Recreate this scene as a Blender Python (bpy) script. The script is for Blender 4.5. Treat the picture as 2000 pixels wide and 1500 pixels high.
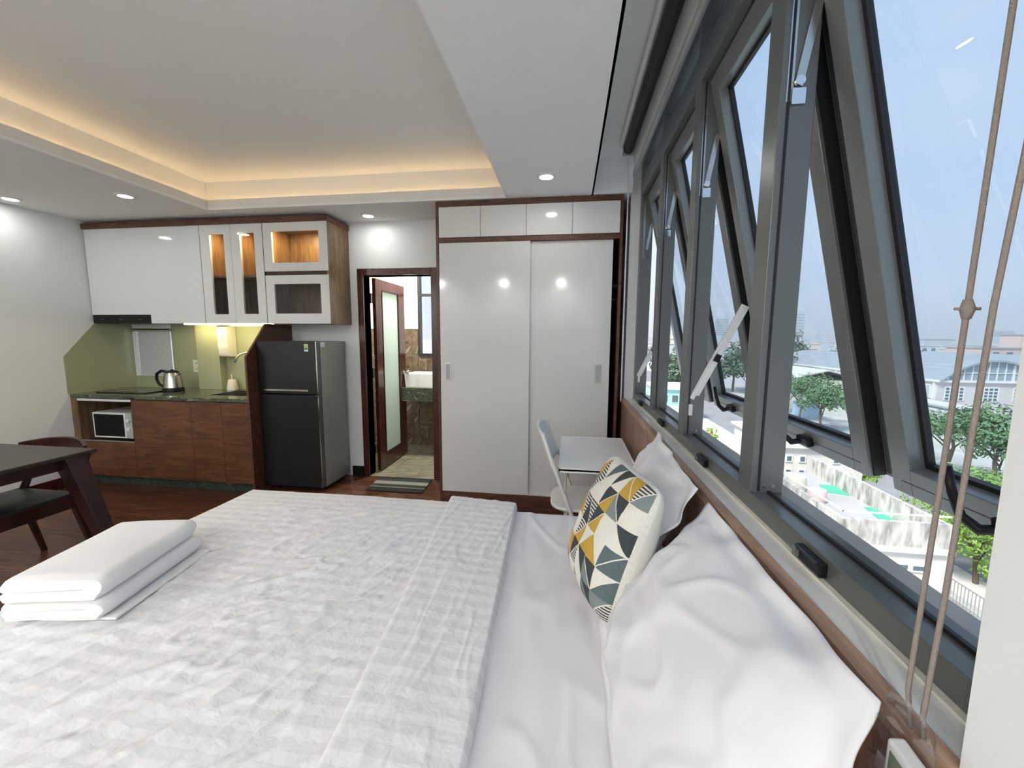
import bpy, bmesh, math, random
from math import sin, cos, pi, sqrt, radians, atan2
from mathutils import Vector, Matrix, noise

# ------------------------------------------------------------------ reset
for o in list(bpy.data.objects): bpy.data.objects.remove(o, do_unlink=True)
scn = bpy.context.scene
COL = scn.collection
random.seed(7)

# ------------------------------------------------------------------ camera
CAM_H = 1.421
F_PX, PITCH, ROLL, YAW = 793.13, -0.1152, 0.00534, -0.13765
cam_d = bpy.data.cameras.new('camera')
cam = bpy.data.objects.new('camera', cam_d); COL.objects.link(cam)
cam_d.sensor_fit = 'HORIZONTAL'; cam_d.sensor_width = 36.0
cam_d.lens = F_PX / 2000.0 * 36.0
cam_d.clip_start = 0.02; cam_d.clip_end = 5000
fwd = Vector((sin(YAW)*cos(PITCH), cos(YAW)*cos(PITCH), sin(PITCH)))
rt = Vector((cos(YAW), -sin(YAW), 0)); up = rt.cross(fwd)
r2 = rt*cos(ROLL) + up*sin(ROLL); u2 = up*cos(ROLL) - rt*sin(ROLL)
mw = Matrix((r2, u2, -fwd)).transposed().to_4x4(); mw.translation = (0, 0, CAM_H)
cam.matrix_world = mw
scn.camera = cam

# ------------------------------------------------------------------ world, sun, exposure
SKY_STRENGTH = 0.70
w = bpy.data.worlds.new('sky'); scn.world = w; w.use_nodes = True
nt = w.node_tree; nt.nodes.clear()
wo = nt.nodes.new('ShaderNodeOutputWorld'); bg = nt.nodes.new('ShaderNodeBackground')
tc = nt.nodes.new('ShaderNodeTexCoord'); sx = nt.nodes.new('ShaderNodeSeparateXYZ')
rmp = nt.nodes.new('ShaderNodeValToRGB'); nz = nt.nodes.new('ShaderNodeTexNoise')
mp = nt.nodes.new('ShaderNodeMapping'); mx = nt.nodes.new('ShaderNodeMix'); mx.data_type = 'RGBA'
mp.inputs['Scale'].default_value = (2.2, 2.2, 6.0)
nz.inputs['Scale'].default_value = 1.6; nz.inputs['Detail'].default_value = 3.0
nt.links.new(tc.outputs['Generated'], sx.inputs[0]); nt.links.new(sx.outputs['Z'], rmp.inputs[0])
nt.links.new(tc.outputs['Generated'], mp.inputs[0]); nt.links.new(mp.outputs[0], nz.inputs['Vector'])
e = rmp.color_ramp.elements
e[0].position = 0.0; e[0].color = (0.74, 0.81, 0.97, 1)
e[1].position = 0.75; e[1].color = (0.50, 0.69, 1.0, 1)
e2 = rmp.color_ramp.elements.new(0.12); e2.color = (0.72, 0.81, 1.0, 1)
mr = nt.nodes.new('ShaderNodeMapRange'); mr.inputs[1].default_value = 0.42; mr.inputs[2].default_value = 0.75
mr.inputs[3].default_value = 0.0; mr.inputs[4].default_value = 0.55
nt.links.new(nz.outputs[0], mr.inputs[0]); nt.links.new(mr.outputs[0], mx.inputs[0])
nt.links.new(rmp.outputs[0], mx.inputs[6]); mx.inputs[7].default_value = (0.86, 0.89, 1.0, 1)
nt.links.new(mx.outputs[2], bg.inputs[0]); bg.inputs[1].default_value = SKY_STRENGTH
nt.links.new(bg.outputs[0], wo.inputs[0])

sd = bpy.data.lights.new('sun', 'SUN'); sd.energy = 3.6; sd.angle = radians(12); sd.color = (1.0, 0.96, 0.88)
sun = bpy.data.objects.new('sun', sd); COL.objects.link(sun)
sun.rotation_euler = Vector((-0.55, -0.45, 0.95)).to_track_quat('Z', 'Y').to_euler()

pd = bpy.data.lights.new('window_portal', 'AREA'); pd.shape = 'RECTANGLE'; pd.size = 1.60; pd.size_y = 2.95
pd.cycles.is_portal = True
po = bpy.data.objects.new('window_portal', pd); COL.objects.link(po)
po.matrix_world = Matrix.Translation((0.95, 1.93, 1.85)) @ Matrix.Rotation(radians(90), 4, 'Y')

vs = scn.view_settings
vs.view_transform = 'Standard'; vs.look = 'None'; vs.gamma = 1.0; vs.use_curve_mapping = False
vs.exposure = 0.76
DOWNLIGHT_W = 0.75
ADDED_REAR_LAMP_W = 15.5

# ------------------------------------------------------------------ materials
def _new(name):
    m = bpy.data.materials.new(name); m.use_nodes = True
    n = m.node_tree; b = n.nodes['Principled BSDF']
    return m, n, b
def setp(b, **k):
    for a, v in k.items():
        if a in b.inputs: b.inputs[a].default_value = v
def rgba(c): return (c[0], c[1], c[2], 1)
def mat(name, col, rough=0.5, metal=0.0, spec=0.5, coat=0.0, bump=None, var=None, rnd=0.0):
    """bump=(scale,strength); var=(scale,amount,(sx,sy,sz)); rnd= brightness change per object"""
    m, n, b = _new(name)
    setp(b, **{'Base Color': rgba(col), 'Roughness': rough, 'Metallic': metal, 'Specular IOR Level': spec, 'Coat Weight': coat})
    tc = n.nodes.new('ShaderNodeTexCoord') if (bump or var) else None
    last = None
    if var:
        mpn = n.nodes.new('ShaderNodeMapping'); mpn.inputs['Scale'].default_value = var[2] if len(var) > 2 else (1, 1, 1)
        t = n.nodes.new('ShaderNodeTexNoise'); t.inputs['Scale'].default_value = var[0]; t.inputs['Detail'].default_value = 6
        n.links.new(tc.outputs['Object'], mpn.inputs[0]); n.links.new(mpn.outputs[0], t.inputs['Vector'])
        r = n.nodes.new('ShaderNodeMapRange'); r.inputs[3].default_value = 1-var[1]; r.inputs[4].default_value = 1+var[1]
        r.inputs[1].default_value = 0.3; r.inputs[2].default_value = 0.7
        n.links.new(t.outputs[0], r.inputs[0])
        hs = n.nodes.new('ShaderNodeHueSaturation'); hs.inputs['Color'].default_value = rgba(col)
        n.links.new(r.outputs[0], hs.inputs['Value']); last = hs
    if rnd:
        oi = n.nodes.new('ShaderNodeObjectInfo')
        r = n.nodes.new('ShaderNodeMapRange'); r.inputs[3].default_value = 1-rnd; r.inputs[4].default_value = 1+rnd
        n.links.new(oi.outputs['Random'], r.inputs[0])
        hs = n.nodes.new('ShaderNodeHueSaturation'); hs.inputs['Color'].default_value = rgba(col)
        if last: n.links.new(last.outputs[0], hs.inputs['Color'])
        n.links.new(r.outputs[0], hs.inputs['Value']); last = hs
    if last: n.links.new(last.outputs[0], b.inputs['Base Color'])
    if bump:
        t = n.nodes.new('ShaderNodeTexNoise'); t.inputs['Scale'].default_value = bump[0]; t.inputs['Detail'].default_value = 4
        n.links.new(tc.outputs['Object'], t.inputs['Vector'])
        bp = n.nodes.new('ShaderNodeBump'); bp.inputs['Strength'].default_value = bump[1]; bp.inputs['Distance'].default_value = 0.004
        n.links.new(t.outputs[0], bp.inputs['Height']); n.links.new(bp.outputs[0], b.inputs['Normal'])
    return m
def wood(name, c1, c2, stretch, rough=0.4, scale=6.0, coat=0.0, rnd=0.0):
    m, n, b = _new(name); setp(b, Roughness=rough, **{'Coat Weight': coat})
    tc = n.nodes.new('ShaderNodeTexCoord'); oi = n.nodes.new('ShaderNodeObjectInfo')
    va = n.nodes.new('ShaderNodeVectorMath'); va.operation = 'ADD'
    cm = n.nodes.new('ShaderNodeCombineXYZ'); mu = n.nodes.new('ShaderNodeMath'); mu.operation = 'MULTIPLY'; mu.inputs[1].default_value = 37.0
    n.links.new(oi.outputs['Random'], mu.inputs[0])
    for i in range(3): n.links.new(mu.outputs[0], cm.inputs[i])
    n.links.new(tc.outputs['Object'], va.inputs[0]); n.links.new(cm.outputs[0], va.inputs[1])
    mpn = n.nodes.new('ShaderNodeMapping'); mpn.inputs['Scale'].default_value = stretch
    n.links.new(va.outputs[0], mpn.inputs[0])
    t = n.nodes.new('ShaderNodeTexNoise'); t.inputs['Scale'].default_value = scale; t.inputs['Detail'].default_value = 8
    t.inputs['Distortion'].default_value = 1.2; t.inputs['Roughness'].default_value = 0.62
    n.links.new(mpn.outputs[0], t.inputs['Vector'])
    r = n.nodes.new('ShaderNodeValToRGB'); r.color_ramp.elements[0].position = 0.34; r.color_ramp.elements[1].position = 0.68
    r.color_ramp.elements[0].color = rgba(c1); r.color_ramp.elements[1].color = rgba(c2)
    n.links.new(t.outputs[0], r.inputs[0]); out = r
    if rnd:
        rr = n.nodes.new('ShaderNodeMapRange'); rr.inputs[3].default_value = 1-rnd; rr.inputs[4].default_value = 1+rnd
        n.links.new(oi.outputs['Random'], rr.inputs[0])
        hs = n.nodes.new('ShaderNodeHueSaturation'); n.links.new(r.outputs[0], hs.inputs['Color'])
        n.links.new(rr.outputs[0], hs.inputs['Value']); out = hs
    n.links.new(out.outputs[0], b.inputs['Base Color'])
    bp = n.nodes.new('ShaderNodeBump'); bp.inputs['Strength'].default_value = 0.12; bp.inputs['Distance'].default_value = 0.002
    n.links.new(t.outputs[0], bp.inputs['Height']); n.links.new(bp.outputs[0], b.inputs['Normal'])
    return m
def stone(name, cols, scale=3.0, rough=0.2, stretch=(1, 1, 1)):
    m, n, b = _new(name); setp(b, Roughness=rough)
    tc = n.nodes.new('ShaderNodeTexCoord'); mpn = n.nodes.new('ShaderNodeMapping'); mpn.inputs['Scale'].default_value = stretch
    n.links.new(tc.outputs['Object'], mpn.inputs[0])
    t = n.nodes.new('ShaderNodeTexNoise'); t.inputs['Scale'].default_value = scale; t.inputs['Detail'].default_value = 10
    t.inputs['Distortion'].default_value = 2.4
    n.links.new(mpn.outputs[0], t.inputs['Vector'])
    r = n.nodes.new('ShaderNodeValToRGB'); r.color_ramp.elements[0].color = rgba(cols[0]); r.color_ramp.elements[1].color = rgba(cols[-1])
    r.color_ramp.elements[0].position = 0.33; r.color_ramp.elements[1].position = 0.68
    for i, c in enumerate(cols[1:-1]):
        q = r.color_ramp.elements.new(0.33+0.35*(i+1)/(len(cols)-1)); q.color = rgba(c)
    n.links.new(t.outputs[0], r.inputs[0]); n.links.new(r.outputs[0], b.inputs['Base Color'])
    return m
def emit(name, col, s):
    m, n, b = _new(name); setp(b, **{'Base Color': rgba(col), 'Emission Color': rgba(col), 'Emission Strength': s}); return m
def pane(name, tint, gloss=0.06, rough=0.0, ior=1.45):
    m = bpy.data.materials.new(name); m.use_nodes = True; n = m.node_tree; n.nodes.clear()
    o = n.nodes.new('ShaderNodeOutputMaterial'); t = n.nodes.new('ShaderNodeBsdfTransparent'); g = n.nodes.new('ShaderNodeBsdfGlossy')
    mxs = n.nodes.new('ShaderNodeMixShader'); fr = n.nodes.new('ShaderNodeFresnel'); fr.inputs[0].default_value = ior
    t.inputs[0].default_value = rgba(tint); g.inputs['Roughness'].default_value = rough
    ge = n.nodes.new('ShaderNodeNewGeometry'); iv = n.nodes.new('ShaderNodeMath'); iv.operation = 'SUBTRACT'; iv.inputs[0].default_value = 1.0
    n.links.new(ge.outputs['Backfacing'], iv.inputs[1]); ml = n.nodes.new('ShaderNodeMath'); ml.operation = 'MULTIPLY'
    n.links.new(fr.outputs[0], ml.inputs[0]); n.links.new(iv.outputs[0], ml.inputs[1])
    n.links.new(ml.outputs[0], mxs.inputs[0]); n.links.new(t.outputs[0], mxs.inputs[1]); n.links.new(g.outputs[0], mxs.inputs[2])
    n.links.new(mxs.outputs[0], o.inputs[0]); return m
def frosted(name, col):
    m = bpy.data.materials.new(name); m.use_nodes = True; n = m.node_tree; n.nodes.clear()
    o = n.nodes.new('ShaderNodeOutputMaterial'); t = n.nodes.new('ShaderNodeBsdfTranslucent'); d = n.nodes.new('ShaderNodeBsdfDiffuse')
    g = n.nodes.new('ShaderNodeBsdfGlossy'); g.inputs['Roughness'].default_value = 0.25
    a = n.nodes.new('ShaderNodeMixShader'); a.inputs[0].default_value = 0.5
    b2 = n.nodes.new('ShaderNodeMixShader'); b2.inputs[0].default_value = 0.06
    t.inputs[0].default_value = rgba(col); d.inputs[0].default_value = rgba(col)
    n.links.new(t.outputs[0], a.inputs[1]); n.links.new(d.outputs[0], a.inputs[2]); n.links.new(a.outputs[0], b2.inputs[1]); n.links.new(g.outputs[0], b2.inputs[2])
    n.links.new(b2.outputs[0], o.inputs[0]); return m

WALL = mat('wall_paint', (0.80, 0.82, 0.81), 0.75, bump=(180, 0.08))
CEIL = mat('ceiling_paint', (0.86, 0.87, 0.86), 0.85, bump=(160, 0.08))
COVE = mat('cove_paint', (0.80, 0.78, 0.74), 0.85)
FLOORW = wood('floor_laminate', (0.035, 0.012, 0.007), (0.155, 0.062, 0.030), (0.6, 7, 3), 0.26, 5.0, rnd=0.18)
WOODTRIM = wood('walnut_trim', (0.055, 0.020, 0.012), (0.16, 0.062, 0.034), (1.0, 6, 6), 0.38, 5.0)
WOODSIDE = wood('oak_side_panel', (0.085, 0.048, 0.022), (0.235, 0.145, 0.072), (7, 7, 0.7), 0.4, 4.0)
WOODDOOR = wood('cabinet_wood', (0.070, 0.024, 0.010), (0.185, 0.072, 0.030), (0.8, 3, 6), 0.42, 4.0)
WOODBOARD = wood('headboard_wood', (0.16, 0.080, 0.052), (0.34, 0.185, 0.125), (6, 6, 0.8), 0.42, 4.0, rnd=0.08)
WOODRAIL = wood('headboard_rail_wood', (0.24, 0.135, 0.080), (0.52, 0.34, 0.22), (7, 0.6, 7), 0.42, 4.0)
MAHOG = wood('mahogany', (0.030, 0.006, 0.005), (0.095, 0.018, 0.012), (6, 6, 0.8), 0.24, 4.0, coat=0.3)
DINING = wood('dark_dining_wood', (0.014, 0.005, 0.004), (0.05, 0.014, 0.010), (4, 4, 1.0), 0.28, 4.0)
TABLETOP = mat('dark_table_top', (0.030, 0.021, 0.016), 0.32, spec=0.6)
LACQ = mat('white_lacquer', (0.74, 0.755, 0.745), 0.07, spec=0.5)
LACQW = mat('warm_white_lacquer', (0.73, 0.725, 0.705), 0.09, spec=0.5)
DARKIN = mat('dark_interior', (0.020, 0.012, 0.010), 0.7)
GRANITE = stone('green_granite', [(0.012, 0.016, 0.010), (0.10, 0.12, 0.07), (0.035, 0.05, 0.035), (0.26, 0.27, 0.20)], 5.0, 0.12, (1, 3, 3))
KICK = stone('dark_green_stone', [(0.010, 0.016, 0.012), (0.05, 0.085, 0.065), (0.02, 0.03, 0.022), (0.11, 0.13, 0.10)], 6.0, 0.35, (1, 3, 3))
BROWNST = stone('brown_stone_tile', [(0.045, 0.030, 0.018), (0.16, 0.115, 0.07), (0.08, 0.055, 0.035), (0.30, 0.24, 0.17)], 4.0, 0.2)
BATHFL = stone('bath_floor_tile', [(0.12, 0.11, 0.075), (0.24, 0.22, 0.16), (0.33, 0.32, 0.25)], 2.0, 0.3, (1.0, 4, 1))
GROUT = mat('grout', (0.42, 0.40, 0.34), 0.8)
SPLASH = mat('green_glass_splashback', (0.36, 0.385, 0.245), 0.10, spec=0.5)
MARBLE = mat('white_marble_sill', (0.72, 0.72, 0.68), 0.2, var=(5, 0.10))
ALU = mat('dark_grey_aluminium', (0.135, 0.145, 0.138), 0.32, metal=0.25, spec=0.6)
ALU2 = mat('grey_aluminium_sash', (0.20, 0.215, 0.208), 0.30, metal=0.25, spec=0.6)
GASKET = mat('black_rubber', (0.008, 0.008, 0.010), 0.5)
BLACKP = mat('black_plastic', (0.008, 0.008, 0.008), 0.35, spec=0.25)
BLACKM = mat('black_metal', (0.015, 0.015, 0.017), 0.4)
STEEL = mat('brushed_steel', (0.55, 0.53, 0.50), 0.22, metal=1.0)
CHROME = mat('chrome', (0.72, 0.72, 0.72), 0.10, metal=1.0)
WHITEMET = mat('white_coated_metal', (0.72, 0.72, 0.69), 0.35)
WHITEP = mat('white_plastic', (0.80, 0.80, 0.78), 0.35)
CREAMP = mat('cream_plastic', (0.76, 0.74, 0.66), 0.4)
GREYP = mat('grey_plastic', (0.42, 0.44, 0.44), 0.4)
SHEET = mat('white_sheet', (0.755, 0.755, 0.79), 0.85, bump=(90, 0.05))
PILLOWM = mat('white_pillowcase', (0.765, 0.765, 0.79), 0.85, bump=(60, 0.06))
TOWELM = mat('white_terry', (0.83, 0.83, 0.84), 0.95, bump=(420, 0.12))
FRDARK = mat('dark_steel_door', (0.030, 0.033, 0.031), 0.30, metal=0.6)
FRSIDE = mat('grey_fridge_side', (0.27, 0.28, 0.275), 0.42, metal=0.35, bump=(500, 0.05))
FRGREY = mat('fridge_door_edge', (0.11, 0.115, 0.11), 0.35, metal=0.5)
LEATHER = mat('black_leatherette', (0.016, 0.018, 0.016), 0.42)
CORD = mat('brown_grey_cord', (0.33, 0.28, 0.25), 0.9, bump=(900, 0.6))
GLASSW = pane('tinted_window_glass', (0.80, 0.86, 0.90))
GLASSC = pane('clear_cabinet_glass', (0.93, 0.90, 0.87))
GLASSK = pane('clear_plastic_film', (0.95, 0.955, 0.97), ior=3.0, rough=0.10)
FROST = frosted('frosted_glass', (0.70, 0.82, 0.78))
MIRROR = mat('mirror', (0.86, 0.87, 0.86), 0.02, metal=1.0)
LENS = emit('downlight_lens', (1.0, 0.97, 0.92), 14.0)
COVELED = emit('cove_led', (1.0, 0.70, 0.38), 18.0)
UNDERLED = emit('under_cabinet_led', (1.0, 0.84, 0.42), 45.0)
CABLED = emit('cabinet_spot_lens', (1.0, 0.74, 0.36), 40.0)

# damask duvet stripes
def duvet_mat():
    m, n, b = _new('damask_stripe_cotton'); setp(b, Roughness=0.8)
    tc = n.nodes.new('ShaderNodeTexCoord'); s = n.nodes.new('ShaderNodeSeparateXYZ'); n.links.new(tc.outputs['UV'], s.inputs[0])
    mu = n.nodes.new('ShaderNodeMath'); mu.operation = 'MULTIPLY'; mu.inputs[1].default_value = 1/0.056; n.links.new(s.outputs['Y'], mu.inputs[0])
    fr = n.nodes.new('ShaderNodeMath'); fr.operation = 'FRACT'; n.links.new(mu.outputs[0], fr.inputs[0])
    gt = n.nodes.new('ShaderNodeMath'); gt.operation = 'GREATER_THAN'; gt.inputs[1].default_value = 0.5; n.links.new(fr.outputs[0], gt.inputs[0])
    mxn = n.nodes.new('ShaderNodeMix'); mxn.data_type = 'RGBA'; n.links.new(gt.outputs[0], mxn.inputs[0])
    mxn.inputs[6].default_value = (0.80, 0.80, 0.82, 1); mxn.inputs[7].default_value = (0.735, 0.735, 0.755, 1)
    n.links.new(mxn.outputs[2], b.inputs['Base Color'])
    t = n.nodes.new('ShaderNodeTexNoise'); t.inputs['Scale'].default_value = 26; t.inputs['Detail'].default_value = 5; t.inputs['Distortion'].default_value = 1.0
    n.links.new(tc.outputs['UV'], t.inputs['Vector'])
    bp = n.nodes.new('ShaderNodeBump'); bp.inputs['Strength'].default_value = 0.34; bp.inputs['Distance'].default_value = 0.010
    n.links.new(t.outputs[0], bp.inputs['Height']); n.links.new(bp.outputs[0], b.inputs['Normal'])
    return m
DUVET = duvet_mat()

# triangle print for the cushion
def cushion_mat():
    m, n, b = _new('triangle_print_canvas'); setp(b, Roughness=0.9)
    L = n.links.new
    def node(t, **k):
        q = n.nodes.new(t)
        for a, v in k.items(): setattr(q, a, v)
        return q
    def math_(op, a, bb=None):
        q = node('ShaderNodeMath', operation=op)
        for i, v in enumerate((a, bb)):
            if v is None: continue
            if isinstance(v, (int, float)): q.inputs[i].default_value = v
            else: L(v, q.inputs[i])
        return q.outputs[0]
    tc = node('ShaderNodeTexCoord'); s = node('ShaderNodeSeparateXYZ'); L(tc.outputs['UV'], s.inputs[0])
    N = 6.0
    u = math_('MULTIPLY', s.outputs['X'], N); v = math_('MULTIPLY', s.outputs['Y'], N)
    cu = math_('FLOOR', u); cv = math_('FLOOR', v); fu = math_('FRACT', u); fv = math_('FRACT', v)
    def rnd(off):
        c = node('ShaderNodeCombineXYZ'); L(cu, c.inputs[0]); L(cv, c.inputs[1]); 
        if isinstance(off, (int, float)): c.inputs[2].default_value = off
        else: L(off, c.inputs[2])
        wn = node('ShaderNodeTexWhiteNoise', noise_dimensions='3D'); L(c.outputs[0], wn.inputs['Vector']); return wn.outputs['Value']
    flip = math_('GREATER_THAN', rnd(3.3), 0.5)
    # fu2 = flip? 1-fu : fu
    fu2 = math_('ABSOLUTE', math_('SUBTRACT', flip, fu))
    tri = math_('GREATER_THAN', fu2, fv)
    r = rnd(math_('ADD', math_('MULTIPLY', tri, 5.7), 1.1))
    ramp = node('ShaderNodeValToRGB'); ramp.color_ramp.interpolation = 'CONSTANT'
    cols = [(0.0, (0.77, 0.75, 0.68)), (0.38, (0.045, 0.055, 0.060)), (0.54, (0.11, 0.15, 0.155)), (0.66, (0.22, 0.25, 0.25)), (0.72, (0.55, 0.34, 0.055)), (0.84, (0.77, 0.75, 0.68))]
    el = ramp.color_ramp.elements; el[0].position = 0; el[0].color = rgba(cols[0][1]); el[1].position = cols[1][0]; el[1].color = rgba(cols[1][1])
    for p, c in cols[2:]: q = el.new(p); q.color = rgba(c)
    L(r, ramp.inputs[0])
    # hatched triangles
    hat = math_('GREATER_THAN', r, 0.86)
    st = math_('GREATER_THAN', math_('FRACT', math_('MULTIPLY', fv, 7.0)), 0.45)
    hm = math_('MULTIPLY', hat, st)
    m1 = node('ShaderNodeMix', data_type='RGBA'); L(hm, m1.inputs[0]); L(ramp.outputs[0], m1.inputs[6]); m1.inputs[7].default_value = (0.06, 0.06, 0.065, 1)
    # fine woven streaks in the dark triangles
    wv = node('ShaderNodeTexNoise'); wv.inputs['Scale'].default_value = 60; mpn = node('ShaderNodeMapping'); mpn.inputs['Scale'].default_value = (4, 0.5, 1)
    L(tc.outputs['UV'], mpn.inputs[0]); L(mpn.outputs[0], wv.inputs['Vector'])
    # plain canvas beyond the printed square
    def inside(x): return math_('MULTIPLY', math_('GREATER_THAN', x, 0.0), math_('LESS_THAN', x, 1.0))
    msk = math_('MULTIPLY', inside(s.outputs['X']), inside(s.outputs['Y']))
    edge = math_('GREATER_THAN', math_('ABSOLUTE', math_('SUBTRACT', fu2, fv)), 0.035)
    msk = math_('MULTIPLY', msk, edge)
    m2 = node('ShaderNodeMix', data_type='RGBA'); L(msk, m2.inputs[0]); m2.inputs[6].default_value = (0.77, 0.75, 0.68, 1); L(m1.outputs[2], m2.inputs[7])
    hs = node('ShaderNodeHueSaturation'); L(m2.outputs[2], hs.inputs['Color'])
    mr = node('ShaderNodeMapRange'); mr.inputs[3].default_value = 0.8; mr.inputs[4].default_value = 1.15; L(wv.outputs[0], mr.inputs[0]); L(mr.outputs[0], hs.inputs['Value'])
    L(hs.outputs[0], b.inputs['Base Color'])
    return m
PRINT = cushion_mat()

# ------------------------------------------------------------------ mesh helpers
ORG = {}
class MB:
    def __init__(s, M=None): s.v = []; s.f = []; s.M = M
    def add(s, vs_, fs):
        o = len(s.v)
        for p in vs_:
            p = Vector(p); s.v.append(s.M @ p if s.M else p)
        for f in fs: s.f.append([i+o for i in f])
        return s
    def box(s, x0, x1, y0, y1, z0, z1):
        vs_ = [(x0,y0,z0),(x1,y0,z0),(x1,y1,z0),(x0,y1,z0),(x0,y0,z1),(x1,y0,z1),(x1,y1,z1),(x0,y1,z1)]
        return s.add(vs_, [(0,3,2,1),(4,5,6,7),(0,1,5,4),(1,2,6,5),(2,3,7,6),(3,0,4,7)])
    def prism(s, pts, axis, a, b):
        n = len(pts)
        def P(p, c):
            return {'x': (c, p[0], p[1]), 'y': (p[0], c, p[1]), 'z': (p[0], p[1], c)}[axis]
        vs_ = [P(p, a) for p in pts] + [P(p, b) for p in pts]
        return s.add(vs_, [list(range(n))[::-1], list(range(n, 2*n))] + [(i, (i+1) % n, n+(i+1) % n, n+i) for i in range(n)])
    def tube(s, pts, r, n=8, closed=False):
        pts = [Vector(p) for p in pts]; m = len(pts)
        rs = r if isinstance(r, (list, tuple)) else [r]*m
        rings = []; prev = None
        for i, p in enumerate(pts):
            if closed: t = (pts[(i+1) % m]-pts[i-1])
            else: t = pts[min(i+1, m-1)]-pts[max(i-1, 0)]
            t = t.normalized() if t.length > 1e-9 else Vector((0,0,1))
            if prev is None:
                a = Vector((0,0,1)) if abs(t.z) < 0.9 else Vector((1,0,0))
                u = t.cross(a).normalized()
            else:
                u = (prev - t*prev.dot(t)); u = u.normalized() if u.length > 1e-6 else t.orthogonal().normalized()
            prev = u; v = t.cross(u)
            rings.append([p+(u*cos(2*pi*k/n)+v*sin(2*pi*k/n))*rs[i] for k in range(n)])
        vs_ = [q for g in rings for q in g]; fs = []
        for i in range(m if closed else m-1):
            j = (i+1) % m
            for k in range(n): fs.append((i*n+k, i*n+(k+1) % n, j*n+(k+1) % n, j*n+k))
        if not closed: fs += [list(range(n))[::-1], list(range((m-1)*n, m*n))]
        return s.add(vs_, fs)
    def lathe(s, prof, c, n=20, caps=True):
        vs_ = []; fs = []
        for r, z in prof:
            for k in range(n): vs_.append((c[0]+r*cos(2*pi*k/n), c[1]+r*sin(2*pi*k/n), c[2]+z))
        for i in range(len(prof)-1):
            for k in range(n): fs.append((i*n+k, i*n+(k+1) % n, (i+1)*n+(k+1) % n, (i+1)*n+k))
        if caps: fs.append(list(range(n))[::-1]); fs.append(list(range((len(prof)-1)*n, len(prof)*n)))
        return s.add(vs_, fs)
    def bar(s, p, q, wid, th, upv=(0,0,1)):
        p = Vector(p); q = Vector(q); t = (q-p).normalized(); a = Vector(upv); u = t.cross(a).normalized(); v = u.cross(t)
        c = []
        for e_ in (p, q):
            for su, sv in ((-1,-1),(1,-1),(1,1),(-1,1)): c.append(e_+u*su*wid/2+v*sv*th/2)
        return s.add(c, [(0,3,2,1),(4,5,6,7),(0,1,5,4),(1,2,6,5),(2,3,7,6),(3,0,4,7)])
    def build(s, name, m, parent=None, bevel=0.0, smooth=False, fixn=True, mesh_only=False):
        lo = Vector((min(p[i] for p in s.v) for i in range(3))); hi = Vector((max(p[i] for p in s.v) for i in range(3)))
        c = (lo+hi)/2
        if parent is None: c.z = lo.z
        me = bpy.data.meshes.new(name); me.from_pydata([p-c for p in s.v], [], s.f)
        if fixn:
            bm = bmesh.new(); bm.from_mesh(me); bmesh.ops.recalc_face_normals(bm, faces=bm.faces)
            bm.to_mesh(me); bm.free()
        if smooth:
            me.polygons.foreach_set('use_smooth', [True]*len(me.polygons))
            if smooth == 'auto':
                me.set_sharp_from_angle(angle=radians(38))
        me.materials.append(m)
        return place(name, me, c, parent, bevel)
def place(name, me, c, parent=None, bevel=0.0):
    o = bpy.data.objects.new(name, me); COL.objects.link(o)
    ORG[o.name] = Vector(c)
    if parent is not None: o.parent = parent; o.location = Vector(c)-ORG[parent.name]
    else: o.location = c
    if bevel:
        bv = o.modifiers.new('bevel', 'BEVEL'); bv.width = bevel; bv.segments = 2; bv.limit_method = 'ANGLE'; bv.angle_limit = radians(40)
    return o
def B(name, m, parent, x0, x1, y0, y1, z0, z1, bevel=0.0):
    return MB().box(x0, x1, y0, y1, z0, z1).build(name, m, parent, bevel)
def tag(o, label=None, cat=None, group=None, kind=None):
    if label: o['label'] = label
    if cat: o['category'] = cat
    if group: o['group'] = group
    if kind: o['kind'] = kind
    return o
def thing(name, loc, label=None, cat=None, group=None, kind=None):
    o = bpy.data.objects.new(name, None); COL.objects.link(o); o.location = loc; o.empty_display_size = 0.1
    ORG[o.name] = Vector(loc); return tag(o, label, cat, group, kind)
def dup(root, loc, label=None, parent=None):
    c = root.copy(); COL.objects.link(c); c.parent = parent; ORG[c.name] = Vector(loc)
    if parent is None: c.location = loc
    if label: c['label'] = label
    for ch in list(root.children):
        d = ch.copy(); COL.objects.link(d); d.parent = c
        for g in list(ch.children):
            k = g.copy(); COL.objects.link(k); k.parent = d
    return c

# room numbers (metres; camera stands at x=0, y=0)
XL, YD, YFRONT = -4.65, 3.791, -1.9
XR = 0.450          # inner face of window wall
ZS = 2.5            # soffit
YW = 3.29           # wardrobe front
# ------------------------------------------------------------------ floor with planks
fl = tag(B('floor', mat('floor_screed', (0.03, 0.015, 0.01), 0.6), None, XL, XR, YFRONT, YD, -0.10, -0.012), kind='structure')
PW, PL = 0.132, 0.92
pm = None; row = 0; y = YD-PW
while y > YFRONT-PW:
    x = XL-random.random()*PL
    while x < XR:
        a = max(x, XL); b = min(x+PL, XR)
        if b-a > 0.02:
            y0 = max(y, YFRONT)
            if pm is None and b-a > PL-1e-4:
                q = MB().box(a+.0008, b-.0008, y0+.0008, y+PW-.0008, -0.012, 0.0).build('plank', FLOORW, fl); pm = q.data; pc = ORG[q.name]-Vector((a, y0, 0))
            elif pm and b-a > PL-1e-4 and y0 == y:
                place('plank', pm, Vector((a, y, 0))+pc, fl)
            else:
                MB().box(a+.0008, b-.0008, y0+.0008, y+PW-.0008, -0.012, 0.0).build('plank', FLOORW, fl)
        x += PL
    y -= PW; row += 1

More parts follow.
